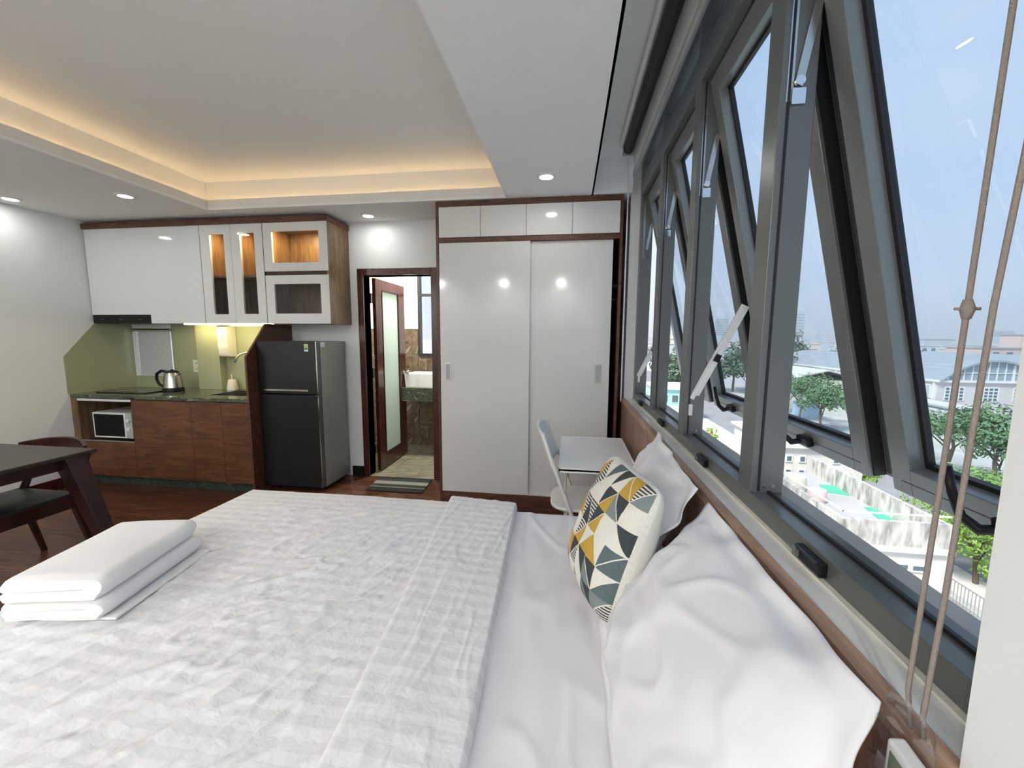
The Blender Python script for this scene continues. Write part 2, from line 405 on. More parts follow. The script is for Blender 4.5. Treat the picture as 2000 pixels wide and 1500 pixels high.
# ------------------------------------------------------------------ walls
tag(B('wall_left', WALL, None, XL-0.15, XL, YFRONT-.15, YD+0.12, -0.1, 3.05), kind='structure')
tag(B('wall_front', WALL, None, XL, XR+.2, YFRONT-0.15, YFRONT, -0.1, 3.05), kind='structure')
DX0, DX1, DZ = -1.985, -1.305, 2.005     # door hole
KX0, KX1, KZ0, KZ1 = -4.60, -4.16, 0.985, 1.495
wb = MB()
wb.box(XL, KX0, YD, YD+.12, -.1, 3.05).box(KX0, KX1, YD, YD+.12, -.1, KZ0).box(KX0, KX1, YD, YD+.12, KZ1, 3.05)
wb.box(KX1, DX0, YD, YD+.12, -.1, 3.05).box(DX0, DX1, YD, YD+.12, DZ, 3.05).box(DX1, XR+.2, YD, YD+.12, -.1, 3.05)
tag(wb.build('wall_back', WALL), kind='structure')
WY0, WY1, WZ0, WZ1 = 0.475, 3.345, 0.915, 2.74
wr = MB()
wr.box(XR, XR+.17, YFRONT, WY0, -.1, 3.05).box(XR, XR+.17, WY1, YD, -.1, 3.05)
wr.box(XR, XR+.17, WY0, WY1, -.1, WZ0-.02).box(XR, XR+.17, WY0, WY1, WZ1, 3.05)
tag(wr.build('wall_right', WALL), kind='structure')
tag(B('baseboard_back', BLACKP, None, -2.17, -2.048, YD-.012, YD, 0, .10), kind='structure')
tag(B('baseboard_left', MAHOG, None, XL, XL+.012, YFRONT, 3.17, 0, .10), kind='structure')

# ------------------------------------------------------------------ ceiling, tray, beam
CL, CB, CR, CF = -3.134, 3.273, -0.508, -1.2     # tray opening
SB = 0.13                                        # set back of the upper recess
ZU = 2.778
BX = 0.161
ce = tag(B('ceiling', CEIL, None, XL-.1, BX, YFRONT-.1, YD+.1, ZU, ZU+.30), kind='structure')
so = MB()
so.box(XL, CL, YFRONT, YD, ZS, ZS+.02).box(CL, BX, CB, YD, ZS, ZS+.02).box(CL, CR, YFRONT, CF, ZS, ZS+.02)
so.box(BX, XR, 3.27, YD, ZS, 2.76); so.build('soffit', CEIL, ce)
MB().box(CR, BX, YFRONT, CB, ZS, ZU).build('beam', CEIL, ce)
lp = MB(); lp.box(CL-.015, CL, CF, CB+.015, ZS+.02, ZS+.082).box(CL, CR, CB, CB+.015, ZS+.02, ZS+.082)
lp.build('cove_lip', COVE, ce)
cw = MB(); cw.box(CL-SB-.02, CL-SB, CF, CB+SB+.02, ZS+.02, ZU).box(CL-SB, BX, CB+SB, CB+SB+.02, ZS+.02, ZU)
cw.build('cove_wall', COVE, ce)
MB().box(BX-.01, XR+.17, YFRONT, YD, 2.75, 3.05).build('curtain_recess', CEIL, ce)
MB().box(BX-.012, BX, YFRONT, YD, ZS, 2.76).build('recess_face', CEIL, ce)
tag(B('led_strip', COVELED, None, CL-.062, CL-.05, CF+.1, CB-.02, ZS+.0215, ZS+.036), 'warm white strip light glowing in the left side of the ceiling tray', 'strip light', 'cove strip lights')
tag(B('led_strip', COVELED, None, CL+.02, CR-.02, CB+.05, CB+.062, ZS+.0215, ZS+.036), 'warm white strip light glowing along the far side of the ceiling tray', 'strip light', 'cove strip lights')

_l = [o for o in COL.objects if o.name.startswith('led_strip')]
MB().box(CL-.070, CL-.016, CF+.1, CB-.02, ZS+.038, ZS+.041).build('added_led_hood', ALU2, _l[0])  # hidden hoods, added to keep the strips' warm glow off the ceiling
MB().box(CL+.02, CR-.02, CB+.016, CB+.070, ZS+.038, ZS+.041).build('added_led_hood', ALU2, _l[1])
# downlights
def downlight(x, y, label, watt=DOWNLIGHT_W):
    t = thing('ceiling_downlight', (x, y, ZS-.012), label, 'downlight', 'recessed ceiling downlights')
    ring = MB().lathe([(0.046, .0), (0.060, .0), (0.066, .006), (0.066, .0115), (0.046, .0115)], (x, y, ZS-.012), 28, False).build('trim_ring', WHITEP, t, smooth='auto')
    MB().lathe([(0.0455, .003), (0.0455, .010)], (x, y, ZS-.012), 24).build('lens', LENS, t)
    ld = bpy.data.lights.new('downlight_lamp', 'AREA'); ld.shape = 'DISK'; ld.size = 0.09; ld.energy = watt; ld.color = (1.0, 0.985, 0.955)
    lo = bpy.data.objects.new('downlight_lamp', ld); COL.objects.link(lo); lo.parent = t; lo.location = (0, 0, -.004)
    return t
d0 = downlight(-4.436, 2.803, 'round recessed downlight nearest the left wall')
for x, y, l in [(-3.438, 2.855, 'round recessed downlight above the gap between dining table and kitchen'),
                (-1.805, 3.575, 'round recessed downlight in front of the bathroom door'),
                (-0.173, 2.876, 'round recessed downlight in the beam before the wardrobe')]:
    dup(d0, (x, y, ZS-.012), l)
d1 = downlight(-3.70, 0.45, 'added unseen downlight over the dining side behind the view', ADDED_REAR_LAMP_W)  # extra stronger lamps out of view, added to brighten walls and wardrobe
for x, y, l in [(-0.173, -1.60, 'added unseen downlight in the beam behind the view'), (-3.70, -1.45, 'added unseen downlight in the left corner behind the view'),
                (-2.6, -1.55, 'added unseen downlight near the left of the wall behind the view'), (-1.3, -1.55, 'added unseen downlight near the right of the wall behind the view')]:
    dup(d1, (x, y, ZS-.012), l)

# ------------------------------------------------------------------ window
XF = 0.521; DEP = 0.085
MY = [0.515, 1.24, 1.94, 2.62, 3.30]; HW = 0.041
win = thing('window_1', (XF, 1.9, WZ0), kind='structure')
B('window_sill', MARBLE, win, .462, .66, WY0, WY1, WZ0-.02, .932, .002)
B('bottom_rail', ALU, win, XF, XF+DEP, WY0, WY1, .934, .985, .002)
B('sill_bead', CREAMP, win, XF-.012, XF, WY0, WY1, .9325, .938)
B('drip_strip', mat('grey_ledge', (.45, .44, .42), .6), win, XF+DEP, .68, WY0, WY1, .93, .962)
B('rail_gasket', GASKET, win, XF+.045, XF+.053, WY0+.04, WY1-.04, .985, .992)
B('transom', ALU, win, XF, XF+DEP, WY0, WY1, 2.478, 2.60, .002)
B('head_rail', ALU, win, XF, XF+DEP, WY0, WY1, 2.70, WZ1, .002)
jm0 = B('jamb', ALU, win, XF, XF+DEP, WY0, MY[0]+.036, .985, 2.478, .002)
B('jamb', ALU, win, XF, XF+DEP, MY[4]-.03, WY1, .985, 2.478, .002)
for k in (1, 2, 3):
    mu = B('mullion', ALU, win, XF, XF+DEP, MY[k]-HW, MY[k]+HW, .985, 2.478, .002)
    MB().box(XF+.018, XF+.024, MY[k]-HW-.003, MY[k]+HW+.003, .99, 2.47).build('gasket', GASKET, mu)
    for dx in (.036, .058):
        MB().tube([(XF+dx, MY[k]-HW+.001, 1.006), (XF+dx, MY[k]-HW-.004, 1.006)], .006, 8).build('screw', CHROME, mu)
for k in range(5):
    B('upper_mullion', ALU, win, XF, XF+DEP, MY[k]-.02 if k else WY0, MY[k]+.02 if k < 4 else WY1, 2.60, 2.70)
for k in range(4):
    B('upper_pane', GLASSW, win, XF+.04, XF+.046, MY[k]+.02, MY[k+1]-.02, 2.60, 2.70)
for k, yy in enumerate((.885, 1.59, 2.29, 2.96)):
    lk = MB().box(XF-.016, XF, yy-.045, yy+.045, .944, .974).build('lock_keeper', BLACKP, win, .003)
    MB().box(XF-.022, XF-.016, yy-.040, yy+.036, .968, .974).build('catch_plate', BLACKM, lk)
    MB().box(XF-.024, XF-.016, yy+.028, yy+.040, .950, .972).build('catch_tongue', ALU2, lk)

ANG = radians(12.8); HX, HZ, SL = 0.553, 2.468, 1.487
sash_lab = ['nearest open awning window sash, beside the hanging cords', 'second open awning sash from the camera, with a white stay arm',
            'third open awning sash, second from the wardrobe', 'farthest open awning window sash, next to the wardrobe']
for k in range(4):
    y0, y1 = MY[k]+HW+.004, MY[k+1]-HW-.004
    if k == 0: y0 = MY[0]+.042
    if k == 3: y1 = MY[4]-.036
    M_ = Matrix.Translation((HX, 0, HZ)) @ Matrix.Rotation(-ANG, 4, 'Y')
    sa = thing('window_sash', (HX+sin(ANG)*SL, (y0+y1)/2, HZ-cos(ANG)*SL), sash_lab[k], 'window', 'open awning window sashes')
    SW = 0.062
    def stile(a, b, inner):   # stepped profile
        mb = MB(M_); mb.box(0, .05, a, b, -SL, 0)
        return mb
    s1 = MB(M_).box(0, .050, y0, y0+SW, -SL, 0).build('stile', ALU2, sa, .002)
    s2 = MB(M_).box(0, .050, y1-SW, y1, -SL, 0).build('stile', ALU2, sa, .002)
    MB(M_).box(.010, .042, y0-.006, y0, -SL+.004, -.004).build('weather_strip', GASKET, s1)
    MB(M_).box(.010, .018, y1, y1+.006, -SL+.004, -.004).build('weather_strip', GASKET, s2)
    MB(M_).box(.028, .040, y1, y1+.008, -SL+.004, -.004).build('track', ALU2, s2)
    MB(M_).box(.051, .058, y0-.038, y0+.02, -SL-.004, -.03).build('outer_flange', ALU, s1)
    MB(M_).box(.051, .058, y1-.02, y1+.038, -SL-.004, -.03).build('outer_flange', ALU, s2)
    MB(M_).box(0, .050, y0+SW, y1-SW, -.07, 0).build('top_rail', ALU2, sa, .002)
    br = MB(M_).box(0, .050, y0+SW, y1-SW, -SL, -SL+.072).build('lower_rail', ALU2, sa, .002)
    MB(M_).box(-.0006, 0, y0+SW*.5, y1-SW*.5, -SL+.034, -SL+.036).build('joint_line', GASKET, br)
    g = MB(M_); ya, yb, za, zb = y0+SW, y1-SW, -SL+.072, -.07
    g.box(.036, .052, ya, ya+.012, za, zb).box(.036, .052, yb-.012, yb, za, zb).box(.036, .052, ya, yb, za, za+.012).box(.036, .052, ya, yb, zb-.012, zb)
    g.build('gasket', GASKET, sa)
    MB(M_).box(.042, .048, ya+.006, yb-.006, za+.006, zb-.006).build('pane', GLASSW, sa)
    # crank handle
    yc = (y0+y1)/2
    hb = MB(M_).box(-.022, 0, yc-.038, yc+.038, -SL+.018, -SL+.052).build('handle', BLACKP, sa, .006)
    MB(M_).tube([(-.012, yc+.02, -SL+.03), (-.034, yc+.045, -SL+.022), (-.046, yc+.068, -SL+.045), (-.048, yc+.078, -SL+.09), (-.046, yc+.084, -SL+.15)], [.011, .012, .010, .009, .008], 8).build('lever', BLACKP, hb, smooth=True)
    # friction stay at the top of the far side
    yf = y1+.001
    st = MB().bar((XF+.040, yf, 2.055), (XF+.075, yf, 2.262), .006, .020, (1, 0, 0)).build('friction_stay', STEEL, sa)
    MB().bar((XF+.022, yf+.003, 2.02), (XF+.022, yf+.003, 2.45), .004, .016, (1, 0, 0)).build('stay_track', STEEL, st)
    MB().box(XF+.026, XF+.058, yf-.004, yf, 2.012, 2.050).build('stay_bracket', CHROME, st)
    MB().tube([(XF+.042, yf-.008, 2.066), (XF+.042, yf+.002, 2.066)], .012, 12).build('stay_pivot', CHROME, st)
    if k in (1, 3):
        p = Vector((.545, y1+.010, 1.12)); q = Vector((.745, y1-.01, 1.56))
        a = MB().bar(p, q, .008, .034, (1, 0, 0)).build('stay_arm', WHITEMET, sa)
        MB().bar(p+Vector((.006, -.008, .03)), p.lerp(q, .62)+Vector((.006, -.008, 0)), .006, .018, (1, 0, 0)).build('sliding_rod', WHITEMET, a)
        MB().bar(p.lerp(q, .45)+Vector((.004, -.010, 0)), p.lerp(q, .52)+Vector((.004, -.010, 0)), .012, .022, (1, 0, 0)).build('catch', BLACKP, a)
        MB().box(.540, .556, y1-.004, y1+.012, 1.075, 1.125).build('arm_bracket', WHITEMET, a)

# roller blind above the window
rb = thing('roller_blind', (.39, 1.9, 2.50), 'rolled-up white roller blind with black tube above the window', 'blind')
MB().tube([(.378, .40, 2.700), (.378, 3.02, 2.700)], .034, 16).build('roller', mat('black_blind_fabric', (.010, .010, .013), .55), rb, smooth='auto')
MB().tube([(.330, .40, 2.722), (.330, 3.03, 2.722)], .014, 10).build('cover_rail', WHITEP, rb, smooth='auto')
B('fabric', WHITEP, rb, .416, .418, .44, 3.00, 2.54, 2.70)
bb = B('bottom_bar', mat('grey_bottom_bar', (.36, .36, .34), .4), rb, .409, .425, .44, 3.01, 2.512, 2.546, .004)
B('bracket', GREYP, rb, .34, .42, 3.024, 3.034, 2.66, 2.75)
B('bracket', GREYP, rb, .34, .42, .385, .395, 2.66, 2.75)
# far pull chain
ch = MB().tube([(.415, 3.26, 2.74), (.413, 3.262, 1.9), (.415, 3.262, .93), (.418, 3.27, .915), (.42, 3.270, .93), (.418, 3.270, 2.74)], .0035, 6).build('blind_chain', WHITEP)
tag(ch, 'thin white blind chain hanging beside the wardrobe', 'blind chain')
# near cords with knot, held in a wrapped remote control
tag(MB().tube([(.445, .524, 2.74), (.447, .528, 1.77), (.445, .532, 1.455), (.444, .536, 1.2), (.440, .538, .975), (.436, .520, .925)], .0029, 8).build('pull_cord', CORD, smooth=True),
    'brown grey cord with a knot hanging left of its twin before the window', 'cord', 'blind pull cords')
kn = bpy.data.objects['pull_cord']
MB().tube([(.445, .5325, 1.466), (.4455, .532, 1.455), (.445, .5315, 1.444)], [.004, .0068, .004], 8).build('knot', CORD, kn, smooth=True)
MB().tube([(.436, .537, 1.4555), (.4545, .527, 1.4550)], .0018, 5).build('knot_end', CORD, kn)
tag(MB().tube([(.445, .488, 2.74), (.447, .494, 1.62), (.445, .503, 1.455), (.444, .512, 1.10), (.442, .516, .96), (.438, .507, .935)], .0029, 8).build('pull_cord', CORD, smooth=True),
    'brown grey cord without a knot hanging nearest the right wall', 'cord', 'blind pull cords')
RM = Matrix.Translation((.416, .495, .908)) @ Matrix.Rotation(radians(-6), 4, 'Y') @ Matrix.Rotation(radians(8), 4, 'X')
rc = thing('remote_control', (.408, .503, .86), 'white remote control in crinkled clear plastic hung on the headboard rail', 'remote control')
MB(RM).box(-.010, .010, -.022, .022, -.075, .018).build('body', WHITEP, rc, .004)
MB(RM).box(-.0112, -.010, -.014, .014, -.032, .006).build('screen', mat('lcd_grey_green', (.20, .24, .17), .2), rc)
for i in range(3):
    MB(RM).box(-.0115, -.010, -.012+.009*i, -.005+.009*i, -.048, -.042).build('button', GREYP, rc)
wrp = MB(RM); nU, nV = 14, 12; vs_ = []; fs = []
for i in range(nU+1):
    for j in range(nV):
        a = 2*pi*j/nV; zz = -.08+.150*i/nU
        rr = 1+.45*noise.noise(Vector((cos(a)*2.6, sin(a)*2.6, zz*55)))
        ex = .75+.25*(1-(i/nU)**3)
        vs_.append((min(.0135, cos(a)*.020*rr*ex), sin(a)*.040*rr*ex+.006, zz))
for i in range(nU):
    for j in range(nV): fs.append((i*nV+j, i*nV+(j+1) % nV, (i+1)*nV+(j+1) % nV, (i+1)*nV+j))
wrp.add(vs_, fs).build('plastic_wrap', GLASSK, rc)

# wooden wall panelling behind the bed
hp = thing('headboard_panel', (.44, 1.9, 0), 'brown wooden board panelling with a light top rail below the window', 'wall panel')
y = 3.634; 
while y > -1.0:
    a, b = max(y-.318, -1.0), min(y, YD-.01)
    B('board', WOODBOARD, hp, .433, .4495, a+.002, b-.002, 0.0, .905, .0015); y -= .318
B('top_rail', WOODRAIL, hp, .431, .461, WY0, YD-.42, .905, .936, .001)
B('top_rail', WOODRAIL, hp, .431, .4495, -1.0, WY0, .905, .936, .001)

# ------------------------------------------------------------------ wardrobe
wd = thing('wardrobe', (-.35, 3.54, 0), 'tall wardrobe with glossy white sliding doors and walnut frame', 'wardrobe')
WL, WRX, WT = -1.086, .391, 2.494
B('side_panel', WOODTRIM, wd, WL, WL+.022, YW, YD-.004, 0, WT, .001)
B('side_panel', WOODTRIM, wd, WRX-.020, WRX, YW, YD-.004, 0, WT, .001)
B('top_panel', WOODTRIM, wd, WL+.022, WRX-.02, YW, YD-.004, 2.455, WT, .001)
B('middle_rail', WOODTRIM, wd, WL+.022, WRX-.02, YW+.004, YD-.02, 2.176, 2.213, .001)
B('plinth', WOODTRIM, wd, WL+.022, WRX-.02, YW+.004, YD-.02, 0, .088, .001)
B('back_panel', DARKIN, wd, WL+.022, WRX-.02, YD-.02, YD-.005, .088, 2.455)
B('shelf', DARKIN, wd, .0, WRX-.02, YW+.12, YD-.02, 1.82, 1.845)
MB().tube([(.0, 3.55, 1.74), (.37, 3.55, 1.74)], .012, 10).build('hanging_rail', CHROME, wd)
xs = [-1.062, -.717, -.350, .009, .369]
for i in range(4):
    B('upper_door', LACQW, wd, xs[i]+.0015, xs[i+1]-.0015, YW+.001, YW+.019, 2.217, 2.453, .001)
def sliding(x0, x1, y0, hx):
    d = B('sliding_door', LACQW, wd, x0, x1, y0, y0+.022, .092, 2.174, .001)
    h = MB(); w_, t_ = .024, .006
    for (a, b, c, e_) in ((hx-w_, hx+w_, 1.195, 1.207), (hx-w_, hx+w_, 1.053, 1.065), (hx-w_, hx-w_+t_, 1.065, 1.195), (hx+w_-t_, hx+w_, 1.065, 1.195)):
        h.box(a, b, y0-.004, y0, c, e_)
    h.build('handle', CHROME, d)
    MB().box(hx-w_+t_, hx+w_-t_, y0-.0012, y0, 1.065, 1.195).build('handle_recess', GREYP, d)
sliding(-1.062, -.316, YW+.003, -.998)
sliding(-.36, .325, YW+.030, .236)
B('track', CHROME, wd, -1.06, .37, YW+.004, YW+.06, .088, .091)

# ------------------------------------------------------------------ bathroom door
dr = thing('door_1', (-1.645, YD, 0), kind='structure')
B('frame_jamb', MAHOG, dr, -2.046, -1.985, YD-.012, YD+.125, 0, 2.068, .003)
B('frame_jamb', MAHOG, dr, -1.305, -1.245, YD-.012, YD+.125, 0, 2.068, .003)
B('frame_head', MAHOG, dr, -1.985, -1.305, YD-.012, YD+.125, 2.005, 2.068, .003)
lf = thing('door_leaf', (-1.95, 4.27, 0)); lf.parent = dr; lf.location = ORG[lf.name]-ORG[dr.name]
LX0, LX1, LY0, LY1, LZ = -1.968, -1.930, 3.925, 4.640, 2.0
for (a, b, c, e_) in ((LY0, 4.056, .012, LZ), (4.475, LY1, .012, LZ)): MB().box(LX0, LX1, a, b, c, e_).build('leaf_stile', MAHOG, lf, .003)
for (c, e_) in ((.012, .165), (1.895, LZ)): MB().box(LX0, LX1, 4.056, 4.475, c, e_).build('leaf_rail', MAHOG, lf, .003)
fg = MB(); 
for (a, b, c, e_) in ((4.056, 4.068, .165, 1.895), (4.463, 4.475, .165, 1.895), (4.068, 4.463, .165, .177), (4.068, 4.463, 1.883, 1.895)): fg.box(LX1-.006, LX1+.004, a, b, c, e_)
fg.build('glazing_bead', mat('dark_bead', (.02, .008, .006), .4), lf)
MB().box(-1.952, -1.946, 4.06, 4.47, .17, 1.89).build('frosted_pane', FROST, lf)
kb = MB(Matrix.Translation((LX1, 4.573, 1.0)) @ Matrix.Rotation(radians(90), 4, 'Y')).lathe([(.026, 0), (.026, .006), (.011, .010), (.010, .035), (.020, .042), (.027, .055), (.024, .070), (.010, .075)], (0, 0, 0), 18).build('knob', CHROME, lf, smooth='auto')
for zz in (.25, 1.05, 1.8):
    MB().box(-1.986, -1.966, 3.905, 3.945, zz-.05, zz+.05).build('hinge', STEEL, lf, .002)
# door mat
mt = thing('door_mat', (-1.58, 3.58, 0), 'dark striped door mat before the bathroom door', 'door mat')
def mquad(y0, y1, name, m, z1):
    def X(yy, s): t = (3.765-yy)/(3.765-3.40); return (-1.862+.03*t) if s == 0 else (-1.322+.03*t)
    MB().prism([(X(y0, 0), y0), (X(y0, 1), y0), (X(y1, 1), y1), (X(y1, 0), y1)], 'z', .0008, z1).build(name, m, mt, .002)
MATB = mat('black_mat_pile', (.012, .013, .011), .95, bump=(300, .5)); MATG = mat('grey_mat_pile', (.030, .034, .032), .95, bump=(300, .5))
MATC = mat('cream_mat_pile', (.24, .24, .20), .95, bump=(300, .5)); MATO = mat('olive_mat_pile', (.028, .034, .022), .95, bump=(300, .5))
ys = [3.765, 3.72, 3.655, 3.575, 3.51, 3.495, 3.40]
for i, (m_, nm) in enumerate(((MATB, 'stripe'), (MATG, 'stripe'), (MATC, 'stripe'), (MATO, 'stripe'), (MATC, 'stripe'), (MATB, 'stripe'))):
    mquad(ys[i+1]+.0005, ys[i]-.0005, nm, m_, .011)

# ------------------------------------------------------------------ bathroom
BX0, BX1, BY1 = -2.75, -.75, 5.02
tag(B('floor_bathroom', GROUT, None, BX0, BX1, YD+.12, BY1, -.1, -.006), kind='structure'); bf = bpy.data.objects['floor_bathroom']
for i in range(7):
    for j in range(3):
        x0 = BX0+.02+i*.30; y0 = YD+.122+j*.60-(.3 if i % 2 else 0); y1 = min(y0+.597, BY1); y0 = max(y0, YD+.122)
        if y1-y0 > .02 and x0 < BX1: B('tile', BATHFL, bf, x0, min(x0+.297, BX1), y0, y1, -.006, 0)
tag(B('floor_threshold', BATHFL, None, DX0, DX1, YD, YD+.12, -.1, 0.0), kind='structure')
CREAMW = mat('cream_bath_wall', (.74, .72, .64), .6)
QX0, QX1, QZ0, QZ1 = -1.90, -1.40, 1.175, 2.30
bwm = MB().box(BX0, QX0, BY1, BY1+.1, -.1, 2.75).box(QX1, BX1, BY1, BY1+.1, -.1, 2.75).box(QX0, QX1, BY1, BY1+.1, -.1, QZ0).box(QX0, QX1, BY1, BY1+.1, QZ1, 2.75)
bw = tag(bwm.build('wall_bathroom_back', CREAMW), kind='structure')
tag(B('wall_bathroom_left', CREAMW, None, BX0-.1, BX0, YD+.12, BY1+.1, -.1, 2.75), kind='structure')
tag(B('wall_bathroom_right', CREAMW, None, BX1, BX1+.1, YD+.12, BY1+.1, -.1, 2.75), kind='structure')
tag(B('ceiling_bathroom', CEIL, None, BX0-.1, BX1+.1, YD+.12, BY1+.1, 2.65, 2.75), kind='structure')
xs = [BX0, -2.55, -1.985, -1.905, -1.395, BX1]
for i in range(5):
    for j, (z0, z1) in enumerate(((0, .30), (.303, .90), (.903, 1.17), (1.178, 1.518))):
        if i == 3 and j == 3: continue
        B('wall_tile', BROWNST, bw, xs[i]+.003, xs[i+1]-.003, BY1-(.022 if i == 2 else .012), BY1, z0+.003, z1)
va = thing('vanity_counter', (-1.4, 4.75, 0), 'dark green granite vanity counter in the bathroom', 'counter')
B('slab', GRANITE, va, -2.0, BX1-.002, 4.50, BY1-.024, .80, .825, .002)
B('apron', GRANITE, va, -2.0, BX1-.002, 4.50, 4.53, .665, .80, .002)
B('support', GRANITE, va, -.80, BX1-.002, 4.53, 4.98, 0, .80)
bs = thing('wash_basin', (-1.66, 4.72, .825), 'white rectangular vessel basin on the granite vanity', 'basin')
b_ = MB(); b_.prism([(-1.905, .825), (-1.40, .825), (-1.385, .985), (-1.92, .985)], 'y', 4.56, 4.585).prism([(-1.905, .825), (-1.40, .825), (-1.385, .985), (-1.92, .985)], 'y', 4.865, 4.89)
b_.box(-1.915, -1.89, 4.585, 4.865, .826, .985).box(-1.415, -1.39, 4.585, 4.865, .826, .985).box(-1.89, -1.415, 4.585, 4.865, .826, .85)
b_.build('bowl', mat('white_ceramic', (.82, .82, .79), .12), bs, .004)
tag(MB().lathe([(.022, 0), (.026, .02), (.026, .05), (.012, .056)], (-1.955, 4.58, .826), 14).build('soap_cup', WHITEP, smooth='auto'), 'small white cup beside the wash basin', 'cup')
bwn = thing('window_3', (-1.65, BY1, QZ0), kind='structure')
for (a, b, c, e_) in ((QX0, QX0+.028, QZ0, QZ1), (QX1-.028, QX1, QZ0, QZ1), (QX0+.028, QX1-.028, QZ0, QZ0+.03), (QX0+.028, QX1-.028, QZ1-.03, QZ1), (QX0+.028, QX1-.028, 1.925, 1.955)):
    B('frame_side', BLACKM, bwn, a, b, BY1-.03, BY1+.05, c, e_)
pg_ = pane('bathroom_glass', (.97, .98, .98))
B('pane', pg_, bwn, QX0+.028, QX1-.028, BY1+.02, BY1+.025, QZ0+.03, 1.925)
B('pane', pg_, bwn, QX0+.028, QX1-.028, BY1+.02, BY1+.025, 1.955, QZ1-.03)
bl = thing('bathroom_added_lamp', (-1.75, 4.35, 2.6), 'added unseen lamp that lights the bathroom', 'ceiling lamp')  # unseen lamp, added to give the bathroom light
MB().lathe([(.13, .05), (.14, .03), (.12, .0)], (-1.75, 4.35, 2.60), 24).build('diffuser', emit('added_bath_diffuser', (1, .97, .9), 3.0), bl)
ld = bpy.data.lights.new('bathroom_added_light', 'AREA'); ld.shape = 'DISK'; ld.size = .24; ld.energy = 34; ld.color = (1, .96, .88)
lo = bpy.data.objects.new('bathroom_added_light', ld); COL.objects.link(lo); lo.parent = bl; lo.location = (0, 0, -.01)

# ------------------------------------------------------------------ kitchen: wall units
YK, ZB = 3.433, 1.532
YB = YD-.003
def unit(name, x0, x1, z0, z1, label, wmat=WOODSIDE, mid=None):
    t = thing(name, ((x0+x1)/2, YB, z0), label, 'cabinet', 'kitchen wall cabinets')
    B('side_panel', wmat, t, x0, x0+.018, YK+.022, YB, z0, z1)
    B('side_panel', wmat, t, x1-.018, x1, YK+.002, YB, z0, z1)
    B('bottom_panel', wmat, t, x0+.018, x1-.018, YK+.022, YB, z0, z0+.018)
    B('top_panel', wmat, t, x0+.018, x1-.018, YK+.022, YB, z1-.018, z1)
    B('back_panel', wmat, t, x0+.018, x1-.018, YB-.012, YB, z0+.018, z1-.018)
    return t
def glassdoor(t, x0, x1, z0, z1, px0, px1, pz0, pz1):
    d = MB(); y0, y1 = YK, YK+.02
    d.box(x0, px0, y0, y1, z0, z1).box(px1, x1, y0, y1, z0, z1).box(px0, px1, y0, y1, z0, pz0).box(px0, px1, y0, y1, pz1, z1)
    o = d.build('door', LACQ, t); MB().box(px0, px1, y0+.010, y0+.014, pz0, pz1).build('pane', GLASSC, o); return o
ZT = 2.425
ua = unit('wall_cabinet', XL+.002, -3.39, ZB+.004, ZT, 'wide plain white wall cabinet above the hob')
B('door', LACQ, ua, XL+.012, -3.392, YK, YK+.02, 1.616, ZT-.002, .001)
B('lower_door_panel', LACQ, ua, -3.978, -3.392, YK, YK+.02, ZB, 1.616)
ub = unit('wall_cabinet', -3.388, -2.75, ZB, ZT, 'white wall cabinet with two narrow glazed doors')
glassdoor(ub, -3.386, -3.0695, ZB, ZT-.002, -3.288, -3.141, 1.618, 2.340)
glassdoor(ub, -3.0665, -2.752, ZB, ZT-.002, -2.978, -2.834, 1.620, 2.344)
B('shelf', WOODSIDE, ub, -3.368, -2.77, YK+.03, YB-.012, 1.955, 1.973)
B('divider', WOODSIDE, ub, -3.077, -3.059, YK+.03, YB-.012, 1.55, 2.407)
uc = unit('wall_cabinet', -2.747, -2.122, ZB, ZT, 'white wall cabinet with two stacked glazed flap doors above the fridge')
glassdoor(uc, -2.745, -2.124, 2.000, ZT-.002, -2.662, -2.206, 2.074, 2.348)
glassdoor(uc, -2.745, -2.124, ZB, 1.964, -2.661, -2.207, 1.622, 1.886)
B('shelf', mat('dark_gap', (.03, .012, .01), .5), uc, -2.729, -2.14, YK+.012, YB-.012, 1.966, 1.998)
cr = MB(); cr.box(XL+.002, -2.112, YK-.012, YK+.05, ZT, 2.474).box(-2.16, -2.112, YK+.05, YB, ZT, 2.474)
tag(cr.build('crown_board', WOODTRIM, None, .001), 'dark walnut board along the top of the kitchen wall cabinets', 'trim board')
# small warm lamps inside the glazed cabinets
for x, y, z, p, l in ((-3.20, 3.52, 2.4065, ub, 3.0), (-2.90, 3.52, 2.4065, ub, 3.0), (-2.56, 3.53, 2.4065, uc, 2.6), (-2.32, 3.60, 2.4065, uc, 2.2)):
    MB().lathe([(.020, -.006), (.022, 0)], (x, y, z), 14).build('cabinet_spot', CABLED, p)
    ld = bpy.data.lights.new('cabinet_spot_light', 'AREA'); ld.shape = 'DISK'; ld.size = .035; ld.energy = l; ld.color = (1, .74, .38)
    lo = bpy.data.objects.new('cabinet_spot_light', ld); COL.objects.link(lo); lo.parent = p; lo.location = Vector((x, y, z-.008))-ORG[p.name]
# plates standing low in the glazed cabinet
tag(MB().lathe([(.05, 0), (.085, .008), (.09, .016), (.085, .016), (.05, .006)], (-2.90, 3.56, 1.551), 20).build('plate', CREAMP, smooth='auto'), 'lower cream plate in the narrow glazed cabinet', 'plate', 'plates in the cabinet')
tag(MB().lathe([(.05, 0), (.085, .008), (.09, .016), (.085, .016), (.05, .006)], (-2.90, 3.56, 1.568), 20).build('plate', CREAMP, smooth='auto'), 'upper cream plate stacked in the narrow glazed cabinet', 'plate', 'plates in the cabinet')
